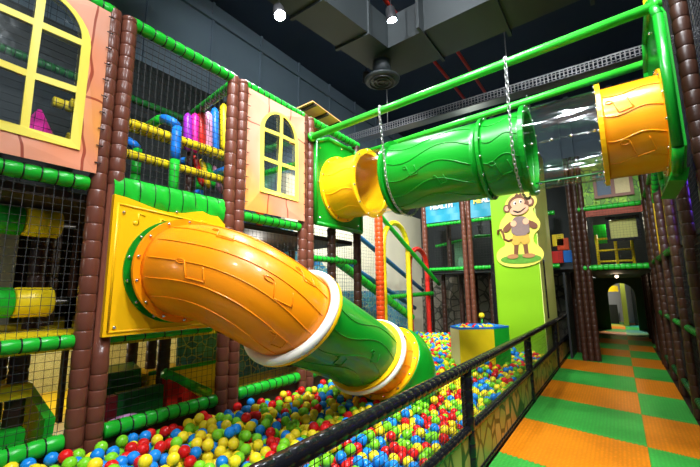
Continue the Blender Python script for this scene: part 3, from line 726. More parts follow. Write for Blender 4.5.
# green rails
def rail(a, b, lab):
    a = V(a); b = V(b); d = (b-a).normalized()
    e = empty('overhead_rail', a, lab, 'rail')
    MB().cyl(a, b, .042, 20).build('steel_tube', GRAIL, e)
    for p in (a+d*.02, b-d*.04): MB().cyl(p-d*.02, p+d*.02, .060, 20).build('clamp', GRAIL, e)
RY1, RZ1, RY2, RZ2 = 3.42, 3.49, 4.50, 3.58
RA = (V((FX+.06, 3.37, 3.43)), V((.50, 3.62, 3.74))); RB = (V((FX+.06, 4.66, 3.63)), V((.50, 4.60, 3.76)))
rail(*RA, 'nearer green overhead rail the tube chains hang from')
rail(*RB, 'farther green overhead rail behind the hanging tube')
def on_rail(r_, x):
    t = (x-r_[0].x)/(r_[1].x-r_[0].x); return r_[0].lerp(r_[1], t)
# chains
def link_mb():
    pts = []
    for k in range(16):
        t = 2*PI*k/16; pts.append((.012*math.cos(t), 0, .012*math.sin(t)+(.014 if math.sin(t) > 0 else -.014)))
    m = MB(); m.sweep(pts, .0042, 6, closed=True); return m
LINK = link_mb()
def chain_obj(pts, lab):
    """steel chain along pts as one thing"""
    P = [V(p) for p in pts]; m = MB(); step = .042; carry = 0; n = 0
    for a, b in zip(P, P[1:]):
        L = (b-a).length; d = (b-a)/L; s = carry
        while s < L:
            c = a+d*s; q = V((0, 0, 1)).rotation_difference(d) @ Quaternion((0, 0, 1), (PI/2 if n % 2 else 0)+.3)
            for_ = [tuple(c+q @ V(v)) for v in LINK.v]; m.add(for_, LINK.f, 0, True); n += 1; s += step
        carry = s-L
    return tag(m.build('chain', STEEL), lab, 'chain')
def sling(x, lab):
    rr = TR+.055+.02
    # straight down from rail to tangent, then round under the tube and up to the far rail
    a0 = math.radians(180+18)
    q1 = on_rail(RA, x); q2 = on_rail(RB, x)
    pts = [(x, q1.y+.02, q1.z+.056), (x, q1.y-.045, q1.z+.03), (x, q1.y-.05, q1.z-.03)]
    for k in range(13):
        t = math.radians(176)+math.radians(188)*k/12; pts.append((x, TY+rr*math.cos(t), TZ+rr*math.sin(t)))
    pts += [(x, q2.y+.05, q2.z-.03), (x, q2.y+.045, q2.z+.03), (x, q2.y-.02, q2.z+.056)]
    return chain_obj(pts, lab)
sling(-1.99, 'steel chain sling round the left end of the green tube')
sling(-.66, 'steel chain sling round the right end of the green tube')
# ------------------------------------------------------------------ safety railing between pit and corridor
BX = -1.08
rl = empty('safety_railing', (BX, 0, 0), 'long black padded railing with netting and stone-print panels beside the mats', 'railing')
def padbar(p0, p1, r, name, step=.085):
    a = V(p0); b = V(p1); L = (b-a).length; n = round(L/step); pts = []; rs = []
    for i in range(n):
        for f, rr in ((0, r*.95), (.08, r), (.92, r)): pts.append(a+(b-a)*((i+f)/n)); rs.append(rr)
    pts.append(b); rs.append(r*.93); return MB().sweep(pts, rs, 16).build(name, BLACK, rl)
padbar((BX, -.6, .87), (BX, 12.2, .87), .042, 'top_rail')
padbar((BX, -.6, .40), (BX, 12.2, .40), .036, 'middle_rail')
padbar((BX, -.6, .035), (BX, 12.2, .035), .028, 'bottom_rail')
for yy in (-.5, .6, 3.13, 5.67, 8.3, 10.9):
    mpost = post_mb(BX, yy, 0, .87, r=.046, rib=.1, amp=.002); mpost.build('post', BLACK, rl)
net_mb((BX+.0, -.5, .42), (0, 12.5, 0), (0, 0, .43), step=.05, r=.0022).build('netting', NETB, rl)
yy_ = [-.5, .6, 3.13, 5.67, 8.3, 10.9]
for a, b in zip(yy_, yy_[1:]):
    MB().box((BX-.012, a+.045, .06), (BX+.012, b-.045, .37)).build('stone_print_panel', STONEP, rl)

# ------------------------------------------------------------------ corridor mats
def foam_mat(x0, x1, ya, col, lab):
    yb = ya+1.115; sh = lambda x: -(x-.08)*.215; g = .0008; T = MB(); top = []
    n = 24
    def edge(x_a, x_b, y):
        out = []
        for k in range(n):
            x = x_a+(x_b-x_a)*k/n; w = (x_b-x_a)/n
            out += [(x+w*.15, y+sh(x)+.012), (x+w*.45, y+sh(x)+.012), (x+w*.55, y+sh(x)-.012), (x+w*.95, y+sh(x)-.012)]
        return out
    cl = lambda e_, y: [(x0+g, y+sh(x0))]+e_[1:-1]+[(x1-g, y+sh(x1))]
    pts = cl(edge(x0+g, x1-g, ya+g), ya+g)+cl(edge(x0+g, x1-g, yb-g), yb-g)[::-1]
    T.plate(pts, [], .022, lambda u, v, w: (u, v, w-.003))
    return tag(T.build('foam_floor_mat', col), lab, 'floor mat')
ordn = ['first', 'second', 'third', 'fourth', 'fifth', 'sixth', 'seventh', 'eighth', 'ninth', 'tenth', 'eleventh', 'twelfth', 'thirteenth', 'fourteenth', 'fifteenth', 'sixteenth', 'seventeenth', 'eighteenth']
k = 0
for r_ in range(-1, 17):
    ya = 4.685+1.12*(r_-1)
    lo = r_ % 2 == 1
    inner = r_ >= 10
    ca, cb = (MATG, MATO) if lo else (MATO, MATG)
    na, nb_ = ('green', 'orange') if lo else ('orange', 'green')
    if r_ == 11: ca, cb, na, nb_ = MATG, MATC, 'green', 'turquoise'
    if r_ >= 13: ca, cb, na, nb_ = (MATY, MATC, 'yellow', 'turquoise') if r_ % 2 else (MATG, MATO, 'green', 'orange')
    foam_mat(-1.04, .08, ya, ca, '%s foam mat, %s from the front in the left row' % (na, ordn[r_+1]))
    foam_mat(.08, .57 if r_ < 8 else .66, ya, cb, '%s foam mat, %s from the front in the narrow right row' % (nb_, ordn[r_+1]))

# ------------------------------------------------------------------ right frame
ry = [2.65, 3.75, 4.9, 6.0, 7.15, 8.3, 9.4]
for k, yy in enumerate(ry):
    w = ['nearest', 'second', 'third', 'fourth', 'fifth', 'sixth', 'farthest'][k]
    post(RX, yy, 0, 5.0 if k < 3 else 3.9, 'brown ribbed padded post, %s in the row right of the mats' % w, r=.054, m=BROWN2)
    if k > 3: post(RX+.15, yy+.10, 0, 3.9, 'darker padded post standing just behind the %s post of the right row' % w, r=.055, m=BROWN2)
for k in range(6):
    a, b = ry[k], ry[k+1]; w = ['nearest', 'second', 'third', 'fourth', 'fifth', 'sixth'][k]
    net((RX+.02, a+.07, .3), (0, b-a-.14, 0), (0, 0, .75 if k >= 2 else 1.6), 'lower net in the %s bay right of the mats' % w, seed=20+k)
    beam((RX, a+.07, 1.03), (RX, b-.07, 1.03), 'green padded beam at waist height in the %s bay right of the mats' % w, r=.035)
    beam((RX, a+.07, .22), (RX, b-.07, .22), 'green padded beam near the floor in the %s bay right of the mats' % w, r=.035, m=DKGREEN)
    if k > 0: net((RX+.02, a+.07, 1.1), (0, b-a-.14, 0), (0, 0, .85), 'middle net in the %s bay right of the mats' % w, seed=30+k)
    if k >= 3:
        beam((RX, a+.07, 1.99), (RX, b-.07, 1.99), 'green padded beam at head height in the %s bay right of the mats' % w, r=.04)
        e = empty('mural_panel', (RX, a, 2.05), 'orange plank mural with yellow trim in the %s bay right of the mats' % w, 'mural')
        MB().box((RX+.01, a+.08, 2.04), (RX+.02, b-.5 if k == 3 else b-.08, 3.25)).build('printed_sheet', MURAL2, e)
        for yy in (a+.28, b-.55 if k == 3 else b-.3): MB().box((RX+.0, yy-.03, 2.1), (RX+.012, yy+.03, 3.1)).build('yellow_trim', YVINYL, e)
        beam((RX, a+.07, 3.32), (RX, b-.07, 3.32), 'green padded high beam in the %s bay right of the mats' % w, r=.04)
    if k < 3: net((RX+.05, a+.05, 2.0), (0, b-a-.1, 0), (0, 0, 3.0), 'tall upper net in the %s bay right of the mats' % w, m=NETB, seed=40+k, step=.045)
beam((RX-.02, 7.3, 2.8), (RX-.02, 6.55, 3.45), 'sloping green padded brace high on the right frame', r=.04)
e = empty('padded_brace', (.62, 4.75, 3.9), 'yellow padded brace above the right green panel', 'brace')
MB().cyl((.52, 4.85, 3.75), (.56, 4.75, 4.7), .035, 12).build('foam_sleeve', YVINYL, e)
MB().cyl((.60, 4.75, 3.75), (.60, 4.60, 4.7), .03, 12).build('foam_sleeve', OPLAST, e)
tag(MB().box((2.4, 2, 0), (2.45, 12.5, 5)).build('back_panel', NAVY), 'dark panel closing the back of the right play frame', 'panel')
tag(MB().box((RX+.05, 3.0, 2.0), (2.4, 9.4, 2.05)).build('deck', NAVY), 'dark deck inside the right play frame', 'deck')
beam((1.1, 4.2, .6), (1.1, 4.3, 3.4), 'green padded upright inside the right frame', r=.03, m=GREEN, ties=0)
def globe_point_light(p, power, col, lab, r=.10, top=None):  # globe, base and cord are added round each point light
    e = empty('glow_lamp', p, lab, 'lamp')
    MB().sweep([V(p)+V((0, 0, .03)), V(p)+V((0, 0, .06))], [.07, .05], 16).build('lamp_base', LAMPB, e)
    MB().ball(p, .04, sub=2).build('lamp_globe', mat('glow_%d' % len(MATS), (1, 1, 1), .4, emit=col, estr=6), e)
    if top: MB().cyl(V(p)+V((0, 0, .05)), (p[0], p[1], top), .008, 6).build('cord', LAMPB, e)
    l = bpy.data.lights.new('lamp', 'POINT'); l.energy = power; l.color = col; l.shadow_soft_size = r
    o = bpy.data.objects.new('lamp', l); C.objects.link(o); o.parent = e; o.location = (0, 0, -.08)
globe_point_light((1.5, 5.2, 2.7), 30, (.15, .05, 1), 'violet lamp inside the right play frame', top=7.3)

# ------------------------------------------------------------------ rear structure (front line Y = 9.4)
BY = 9.4
for (x, w) in [(-.47, 'right'), (-.58, 'middle'), (-.69, 'left')]:
    post(x, BY, 0, 4.4, 'dark brown padded post, %s of the three at the railing end' % w, r=.056, m=BROWN2)
for x, w in [(-3.08, 'left'), (-2.94, 'right')]:
    post(x, BY, 0, 4.2, 'brown padded post, %s of the pair between the two teal banners' % w, r=.06, m=BROWN)
post(-4.16, BY, 0, 4.2, 'brown padded post left of the first teal banner', r=.07, m=BROWN)
post(-2.12, BY, 0, 4.2, 'dark padded post hidden beside the lime pillar', r=.06, m=BROWN2)
for x, w in [(.62, 'left'), (.76, 'right')]: post(x, BY+.25, 0, 4.4, 'dark padded post, %s of the pair right of the corridor opening' % w, r=.062, m=BROWN2)
for (x0, x1, z, lab, r) in [(-.58, .54, 1.93, 'green padded beam over the corridor opening', .055), (-.58, .54, 3.20, 'green padded beam under the leaf mural', .05),
        (-4.08, -3.15, 3.24, 'green padded beam under the left teal banner', .045), (-2.86, -2.18, 3.24, 'green padded beam under the right teal banner', .045),
        (-4.08, -3.15, 2.04, 'green padded beam at mid height below the left teal banner', .045), (-2.86, -2.18, 2.04, 'green padded beam at mid height left of the lime pillar', .045),
        (-1.1, -1.0, 2.0, 'short green beam right of the lime pillar', .04)]:
    beam((x0, BY, z), (x1, BY, z), lab, r=r)
beam((-2.1, BY+.02, 2.0), (-1.0, BY+.02, 2.0), 'green padded beam behind the lime pillar at mid height', r=.05)
beam((-2.1, BY, 3.2), (-1.0, BY, 3.2), 'green padded beam behind the lime pillar at upper height', r=.05)
net((-4.1, BY-.02, 2.1), (.95, 0, 0), (0, 0, 1.1), 'net below the left teal banner', seed=50)
net((-2.86, BY-.02, 2.1), (.70, 0, 0), (0, 0, 1.1), 'net left of the lime pillar', seed=51)
net((-.58, BY-.02, 2.0), (1.1, 0, 0), (0, 0, 1.15), 'net above the corridor opening', seed=52)
net((-1.0, BY-.02, 2.0), (.08, 0, 0), (0, 0, 1.15), 'narrow net strip beside the post trio', seed=53)
def text_mb_obj(body, size, place_M, m, parent, name='lettering', bold=.006):
    cu = bpy.data.curves.new('t', 'FONT'); cu.body = body; cu.size = size; cu.extrude = .004; cu.offset = bold; cu.align_x = 'CENTER'; cu.align_y = 'CENTER'
    t = bpy.data.objects.new('t', cu); C.objects.link(t); bpy.context.view_layer.update()
    me = bpy.data.meshes.new_from_object(t.evaluated_get(bpy.context.evaluated_depsgraph_get())); me.name = name
    bpy.data.objects.remove(t); bpy.data.curves.remove(cu)
    me.transform(place_M); me.materials.clear(); me.materials.append(m); me.transform(Matrix.Translation(-parent.location))
    o = bpy.data.objects.new(name, me); C.objects.link(o); o.parent = parent; return o
FR = Matrix(((1, 0, 0), (0, 0, 1), (0, 1, 0))).to_4x4()      # text plane x-y -> x-z, facing -Y
FR = Matrix(((1, 0, 0, 0), (0, 0, -1, 0), (0, 1, 0, 0), (0, 0, 0, 1)))
def banner(x0, x1, lab, halves):
    e = empty('teal_banner', (x0, BY-.06, 3.3), lab, 'banner')
    m = MB(); n = 18
    for i in range(n):
        a = x0+(x1-x0)*i/n; b = x0+(x1-x0)*(i+1)/n
        for j in range(4):
            za = 3.29+.19*j; zb = za+.19; f = lambda x, z: (x, BY-.07+.012*math.sin(x*13+z*7), z)
            m.add([f(a, za), f(b, za), f(b, zb), f(a, zb)], [(0, 1, 2, 3)], 0, True)
    m.build('banner_sheet', TEAL, e)
    for (s, cx_, mm, sz) in halves: text_mb_obj(s, sz, Matrix.Translation((cx_, BY-.10, 3.70)) @ FR, mm, e, bold=.006)
    return e
banner(-4.08, -3.15, 'left teal vinyl banner with white HEALTH lettering', [('HEALTH', -3.62, WTEXT, .17)])
banner(-2.86, -2.19, 'right teal vinyl banner with yellow and white HEALTH lettering', [('HE', -2.67, YTEXT, .17), ('ALTH', -2.36, WTEXT, .17)])
e = empty('leaf_mural', (0, BY, 3.25), 'green leaf-print mural with a brown window above the corridor opening', 'mural')
ls_ = MB().box((-.58, BY-.02, 3.25), (.56, BY, 4.3))
lf = MB(); rnd = random.Random(3)
for k in range(70):
    x = rnd.uniform(-.54, .5); z = rnd.uniform(3.3, 4.2); a = rnd.uniform(0, 6.28); L = rnd.uniform(.06, .11)
    if -.2 < x < .45 and 3.38 < z < 4.0: continue
    q = [(0, 0), (L*.35, L*.25), (L, 0), (L*.35, -L*.25)]
    lf.add([(x+u*math.cos(a)-v*math.sin(a), BY-.03, z+u*math.sin(a)+v*math.cos(a)) for u, v in q], [(0, 1, 2, 3)])
ls_.add(lf.v, lf.f, 1).build('printed_sheet', [LEAFP, mat('leaf_light', (.30, .55, .03), .5, .2, 5)], e)
MB().plate([(-.22, 3.38), (.46, 3.38), (.46, 3.98), (-.22, 3.98)], [[(-.16, 3.44), (.08, 3.44), (.08, 3.92), (-.16, 3.92)], [(.15, 3.44), (.40, 3.44), (.40, 3.92), (.15, 3.92)]], .02, lambda u, v, w: (u, BY-.05-w, v)).build('window_frame', mat('brown_frame', (.18, .06, .02), .4), e)
MB().box((-.16, BY-.04, 3.44), (.08, BY-.035, 3.92)).build('blue_pane', mat('blue_window_print', (.05, .09, .14), .2), e)
MB().box((.15, BY-.04, 3.44), (.40, BY-.035, 3.92)).build('cream_pane', mat('cream_window_print', (.55, .45, .18), .4, .2, 30), e)
tag(MB().box((-.58, BY-.01, 3.02), (.56, BY+.01, 3.15)).build('fascia_board', mat('rust_board', (.30, .045, .01), .5)), 'narrow rust-red board under the leaf mural', 'board')
tag(MB().box((-.6, BY+.02, 1.86), (.95, 16.8, 1.90)).build('deck', NAVY), 'dark deck forming the corridor roof', 'deck')
e = empty('black_framed_net_window', (.2, 9.8, 2.3), 'black framed cream net window above the corridor opening', 'window')
MB().plate([(-.08, 2.48), (.50, 2.48), (.50, 3.0), (-.08, 3.0)], [[(-.02, 2.54), (.44, 2.54), (.44, 2.94), (-.02, 2.94)]], .03, lambda u, v, w: (u, BY+.25-w, v)).build('frame', BLACK, e)
MB().box((-.02, BY+.26, 2.54), (.44, BY+.27, 2.94)).build('cream_panel', mat('cream_net_panel', (.42, .42, .12), .6, .2, 30), e)
e = empty('yellow_ladder', (-.1, 10.3, 2.0), 'yellow padded ladder frame behind the net above the corridor', 'ladder')
for x in (-.30, .05, .35): MB().cyl((x, 10.3, 1.92), (x, 10.3, 2.72), .03, 10).build('upright', YVINYL, e)
for z in (2.1, 2.35, 2.62): MB().cyl((-.30, 10.3, z), (.35, 10.3, z), .022, 10).build('rung', YVINYL, e)
tag(MB().rbox((-.35, 10.6, 2.55), (-.1, 10.7, 3.0), .01).build('foam_block', GREEN), 'green foam block on the deck behind the yellow ladder', 'foam block')
tag(MB().box((-6, 11.6, 1.9), (2.4, 11.65, 4.4)).build('back_panel', NAVY), 'dark rear panel behind the upper level of the rear structure', 'panel')
tag(MB().box((-5.3, 11.5, 0), (-1.1, 11.55, 1.9)).build('back_panel', GREYST), 'grey stone-print wall at ground level of the rear structure', 'panel')
tag(MB().box((-4.2, BY+.05, 1.92), (-.7, 11.5, 1.98)).build('deck', NAVY), 'dark deck of the rear structure behind the ball pit', 'deck')
for i, (x, yy) in enumerate([(-3.9, 9.9), (-3.55, 10.3), (-2.6, 9.8), (-2.35, 10.1), (-3.3, 10.8), (-2.75, 10.9), (-4.4, 10.2)]):
    post(x, yy, 0, 1.95, 'dark brown ground-floor post of the rear structure, %s from the left' % ['third', 'fourth', 'sixth', 'last', 'fifth', 'second last', 'first'][i] if 0 else 'dark brown short post under the rear deck behind the ball pit', r=.06, m=BROWN2)['group'] = 'short posts under the rear deck'
for i, (x, yy) in enumerate([(-3.7, 10.2), (-2.6, 10.3)]):
    beam((x-.5, yy, 2.75+.2*i), (x+.5, yy+.3, 2.95), 'green padded beam deep inside the rear upper level, %s' % ['behind the left banner', 'behind the right banner'][i], r=.04)
    tag(MB().rbox((x-.1, yy+.4, 2.0), (x+.35, yy+.5, 2.9), .02).build('foam_board', [mat('mint_vinyl', (.12, .30, .16), .5), BLUEV][i]), ['mint', 'blue'][i]+' foam board deep inside the rear upper level', 'foam block')
for i, (x, z, mm, c_) in enumerate([(-1.0, 2.25, REDV, 'red'), (-.86, 2.55, ORNV, 'orange-red'), (-.95, 2.65, YVINYL, 'yellow'), (-.75, 2.25, BLUEV, 'blue')]):
    tag(MB().rbox((x-.22, 10.0, z-.15), (x+.02, 10.1, z+.13), .01).build('foam_block', mm), c_+' foam block stacked behind the net right of the lime pillar', 'foam block')
for i, (x, yy) in enumerate([(-3.75, 10.1), (-3.35, 10.6), (-2.55, 10.1)]):
    post(x, yy, 1.98, 4.2, 'dark post inside the rear upper level, %s' % ['behind the left banner', 'right of the mint board', 'behind the right banner'][i], r=.06, m=BROWN2)
net((-4.1, 9.9, 2.0), (1.9, 0, 0), (0, 0, 1.9), 'second net deeper inside the rear upper level', m=NETG, seed=54, step=.07)
net((-4.1, BY-.02, .3), (.95, 0, 0), (0, 0, 1.65), 'ground-floor net under the left teal banner bay', seed=55, step=.06)
# corridor beyond the opening
for k, yy in enumerate([10.5, 11.7, 13.1, 14.3]):
    w = ['first', 'second', 'third', 'fourth'][k]
    for s_, x in (('left', -.72), ('right', .66)):
        post(x, yy, 0, 1.88, 'dark post, %s on the %s inside the covered corridor' % (w, s_), r=.06, m=BROWN2)
        post(x-.14 if s_ == 'left' else x+.14, yy, 0, 1.88, 'dark post behind the %s one on the %s inside the covered corridor' % (w, s_), r=.06, m=BROWN2)
for s_, x in (('left', -.95), ('right', .92)):
    tag(MB().box((x-.02, 9.5, .0), (x+.02, 16.7, 1.86)).build('side_board', NAVY), 'dark side board along the %s of the covered corridor' % s_, 'board')
aw = [(-.9, .0), (-.36, .0)]
na = 16
arch = [(.07+.40*math.cos(t), 1.25+.42*math.sin(t)) for t in [PI-PI*k/na for k in range(na+1)]]
outl = [(-.95, 0), (-.33, 0)]+arch+[(.47, 0), (.95, 0), (.95, 1.88), (-.95, 1.88)]
tag(MB().plate(outl, [], .15, lambda u, v, w: (u, 16.8+w, v)).build('archway_panel', mat('dark_olive_board', (.035, .07, .015), .5, .2, 4)), 'dark green arched doorway panel at the end of the corridor', 'archway')
tag(MB().box((.06, 18.4, 0), (.22, 18.55, 3.4)).build('square_column', mat('olive_yellow_column', (.35, .42, .06), .5)), 'olive-yellow square column standing beyond the archway', 'column')
e = empty('play_counter', (-.6, 19.5, 0), 'yellow and orange play counter beyond the archway', 'counter')
MB().box((-.9, 19.5, 1.35), (0, 19.6, 1.6)).build('yellow_board', YVINYL, e)
MB().box((-.9, 19.55, .8), (-.4, 19.65, 1.3)).build('orange_board', ORNV, e)
MB().box((-.9, 19.6, .0), (-.1, 19.8, .8)).build('blue_base', NAVY, e)
tag(MB().box((.42, 19.0, 0), (1.4, 19.4, 1.55)).build('dark_cabinet', NAVY), 'dark cabinet on the right beyond the archway', 'cabinet')
tag(MB().box((-2, 21, 0), (2, 21.1, 3)).build('back_panel', mat('pale_grey_board', (.45, .47, .50), .6)), 'pale grey panel far beyond the archway', 'panel')
globe_point_light((.1, 18.2, 2.9), 500, (1, .92, .75), 'warm lamp above the floor beyond the archway', top=7.3)
globe_point_light((-4.9, 1.6, 1.06), 12, (1, .95, .75), 'added fill light under the yellow deck inside the left frame')  # this and the next three are fill lights added inside the frame
globe_point_light((-4.9, 3.4, 1.06), 9, (1, .9, .65), 'added fill light under the deck behind the orange slide')
globe_point_light((-3.4, -.1, 2.10), 9, (1, .95, .85), 'added fill light under the upper deck behind the rollers')
globe_point_light((-3.8, 3.2, 2.10), 12, (1, .95, .85), 'added fill light under the upper deck behind the blue print')
globe_point_light((.0, 12.0, 1.80), 5, (1, .75, .5), 'dim point light on the covered corridor ceiling')
globe_point_light((-3.0, 10.4, 3.9), 40, (.9, 1, .85), 'point light in the upper level behind the teal banners', top=7.3)
globe_point_light((.0, 10.6, 3.1), 20, (1, .95, .7), 'point light above the yellow ladder', top=7.3)

# ------------------------------------------------------------------ stair corner behind the left frame
post(-3.95, 6.60, 0, 3.05, 'orange-red ribbed padded post beside the stair net', r=.085, rib=.10, m=ORNV)
def padded_arch(x, y0, y1, z0, zt, m, lab, r=.06):
    e = empty('padded_arch', (x, (y0+y1)/2, z0), lab, 'padded arch')
    c_ = (y0+y1)/2; rr = (y1-y0)/2
    pts = [V((x, y0, z0+(zt-rr-z0)*k/12)) for k in range(12)]+[V((x, c_-rr*math.cos(t), zt-rr+rr*math.sin(t))) for t in [PI*k/16 for k in range(17)]]+[V((x, y1, zt-rr-(zt-rr-z0)*k/12)) for k in range(1, 13)]
    P_ = []; rs = []
    for a, b in zip(pts, pts[1:]):
        for f, q in ((0, r*.92), (.3, r), (.8, r)): P_.append(a.lerp(b, f)); rs.append(q)
    MB().sweep(P_, rs, 14).build('foam_sleeve', m, e); return e
padded_arch(-4.0, 6.85, 8.0, .3, 3.02, YVINYL, 'yellow padded arch at the stair behind the slide')
padded_arch(-4.1, 8.25, 9.3, .3, 2.55, REDV, 'red padded arch at the stair behind the slide')
beam((-4.0, 6.3, 3.30), (-3.9, 9.6, 1.65), 'long green padded rail sloping down behind the yellow arch', r=.05, ties=0)
beam((-4.35, 5.6, 2.1), (-4.1, 8.3, .85), 'lower green padded rail sloping down behind the orange post', r=.085, ties=.2)
beam((-4.3, 5.9, 2.80), (-4.3, 9.4, 1.50), 'upper blue padded rail sloping down in front of the cream wall', r=.05, m=mat('deep_blue_vinyl', (.008, .12, .26), .35, .15, 6), ties=0)
beam((-4.3, 5.9, 2.05), (-4.3, 8.9, 1.05), 'lower blue padded rail sloping down in front of the cream wall', r=.05, m=mat('deep_blue_vinyl', (.008, .12, .26), .35, .15, 6), ties=0)
beam((-4.2, 7.2, 1.35), (-4.0, 9.35, 1.42), 'level green padded beam across the foot of the stair', r=.05)
net((-4.5, 5.2, .5), (0, 2.4, 0), (0, 0, 3.0), 'net in front of the cream wall at the stair', m=NETG, seed=60, step=.07)
tag(MB().box((-4.75, 4.7, .3), (-4.7, 9.3, 1.5)).build('back_panel', WATERP), 'blue water print panel under the stair rails', 'panel')
e = empty('stair_slide_side', (-4.5, 5.0, 2.0), 'blue water print slide side sloping behind the frame', 'panel')
MB().plate([(4.5, 1.95), (6.0, 1.25), (6.0, 1.75), (4.5, 2.75)], [], .05, lambda u, v, w: (-4.62-w, u, v)).build('printed_side', WATERP, e)
beam((-3.15, 4.47, 3.66), (-5.3, 4.47, 3.66), 'green padded top beam running back from the far end post', r=.05)
tag(MB().box((-5.6, 4.44, .36), (-3.1, 4.46, 1.1)).build('side_board', NAVY), 'dark side board closing the lowest level at the stair corner', 'board')

# ------------------------------------------------------------------ lime pillar with monkey board
pl = empty('lime_pillar', (-1.6, 7.9, 0), 'tall square lime green pillar behind the railing carrying the monkey board', 'pillar')
MB().box((-1.93, 7.6, .2), (-1.135, 9.30, 4.45)).build('pillar_body', LIME, pl)
MB().box((-1.135, 7.6, .2), (-1.125, 9.30, 4.45)).build('pale_side_board', LIMEP, pl)
MB().box((-1.125, 7.95, .95), (-1.11, 8.05, 2.05)).build('dark_edge_strip', BLACK, pl)
MB().box((-2.00, 7.58, .3), (-1.93, 7.66, 2.0)).build('dark_edge_strip', BLACK, pl)
def offs(x, z): return (x, 7.5, z)
mk = empty('monkey_board', (-1.45, 7.55, 2.0), 'yellow cut-out board of a standing monkey in vest and shorts', 'sign')
ox, oz = -1.41, 2.0
out = [(-.44,.02),(-.47,.16),(-.40,.28),(-.26,.34),(-.33,.48),(-.38,.66),(-.34,.82),(-.24,.92),(-.22,1.02),(-.24,1.16),(-.15,1.28),(-.02,1.34),(.12,1.34),(.26,1.29),(.34,1.20),(.32,1.06),(.24,.98),(.30,.84),(.36,.72),(.34,.60),(.22,.50),(.22,.34),(.33,.26),(.38,.14),(.34,.03),(.20,-.06),(-.05,-.10),(-.30,-.07)]
def smooth_loop(p, n=2):
    for _ in range(n):
        q = []
        for i in range(len(p)):
            a, b = p[i], p[(i+1) % len(p)]; q += [(a[0]*.75+b[0]*.25, a[1]*.75+b[1]*.25), (a[0]*.25+b[0]*.75, a[1]*.25+b[1]*.75)]
        p = q
    return p
def flat(pts, depth, t, m, name, sm=1):
    MB().plate(smooth_loop(pts, sm) if sm else pts, [], t, lambda u, v, w: (ox+u, 7.598-depth-w, oz+v)).build(name, m, mk)
flat(out, 0, .03, BOARDY, 'backing_board', 2)
el = lambda cx_, cz_, rx, rz, n=20, rot=0: [(cx_+rx*math.cos(2*PI*k/n)*math.cos(rot)-rz*math.sin(2*PI*k/n)*math.sin(rot), cz_+rx*math.cos(2*PI*k/n)*math.sin(rot)+rz*math.sin(2*PI*k/n)*math.cos(rot)) for k in range(n)]
D = .032
flat(el(-.03, .06, .36, .09), D, .006, GRASSP, 'ground_patch', 0)
flat(el(-.16, .115, .10, .045), D+.014, .006, BOOT, 'boot', 0); flat(el(.12, .115, .11, .042), D+.014, .006, BOOT, 'boot', 0)
flat([(-.14,.13),(-.07,.13),(-.03,.42),(-.11,.42)], D+.008, .006, FUR, 'leg', 0); flat([(.05,.13),(.12,.13),(.11,.42),(.03,.42)], D+.008, .006, FUR, 'leg', 0)
flat([(-.17,.34),(-.02,.32),(.0,.40),(.03,.32),(.16,.35),(.15,.55),(-.13,.55)], D+.014, .006, KHAKI, 'shorts', 1)
flat([(-.15,.50),(.17,.50),(.17,.74),(.12,.86),(-.06,.88),(-.14,.78)], D+.020, .006, VEST, 'vest', 1)
flat([(-.14,.80),(-.28,.70),(-.31,.62),(-.24,.58),(-.16,.64),(-.12,.74)], D+.018, .006, FUR, 'arm', 1); flat([(.14,.80),(.29,.72),(.32,.64),(.25,.60),(.17,.66),(.13,.72)], D+.018, .006, FUR, 'arm', 1)
flat(el(-.10, .74, .055, .06), D+.030, .006, SKIN, 'hand', 0); flat(el(.12, .76, .055, .06), D+.030, .006, SKIN, 'hand', 0)
flat(el(-.20, 1.05, .07, .08), D+.010, .006, FUR, 'ear', 0); flat(el(.21, 1.13, .08, .09), D+.010, .006, FUR, 'ear', 0)
flat(el(-.20, 1.05, .04, .05), D+.018, .006, SKIN, 'inner_ear', 0); flat(el(.21, 1.13, .045, .055), D+.018, .006, SKIN, 'inner_ear', 0)
flat(el(.01, 1.09, .19, .19, rot=.2), D+.024, .006, FUR, 'head', 0)
flat(el(.0, 1.13, .13, .09, rot=.2), D+.031, .005, SKIN, 'face', 0); flat(el(.02, 1.00, .17, .10, rot=.15), D+.031, .006, SKIN, 'muzzle', 0)
flat(el(-.045, 1.13, .026, .034), D+.038, .004, EYEW, 'eye', 0); flat(el(.06, 1.15, .026, .034), D+.038, .004, EYEW, 'eye', 0)
flat(el(-.035, 1.125, .016, .022), D+.043, .004, PUPIL, 'pupil', 0); flat(el(.065, 1.145, .016, .022), D+.043, .004, PUPIL, 'pupil', 0)
flat([(-.10,.98),(.02,.92),(.15,1.02),(.13,1.03),(.02,.955),(-.08,1.0)], D+.040, .004, PUPIL, 'smile', 1)
flat([(-.06,1.24),(.0,1.34),(.03,1.29),(.08,1.33),(.09,1.26)], D+.030, .005, FUR, 'hair_tuft', 0)
MB().sweep([(ox+u, 7.598-D-.012, oz+v) for u, v in smooth_loop([(-.14,.44),(-.22,.42),(-.29,.46),(-.30,.56),(-.34,.66),(-.40,.64),(-.40,.56)], 0)], .020, 8).build('tail', FUR, mk)

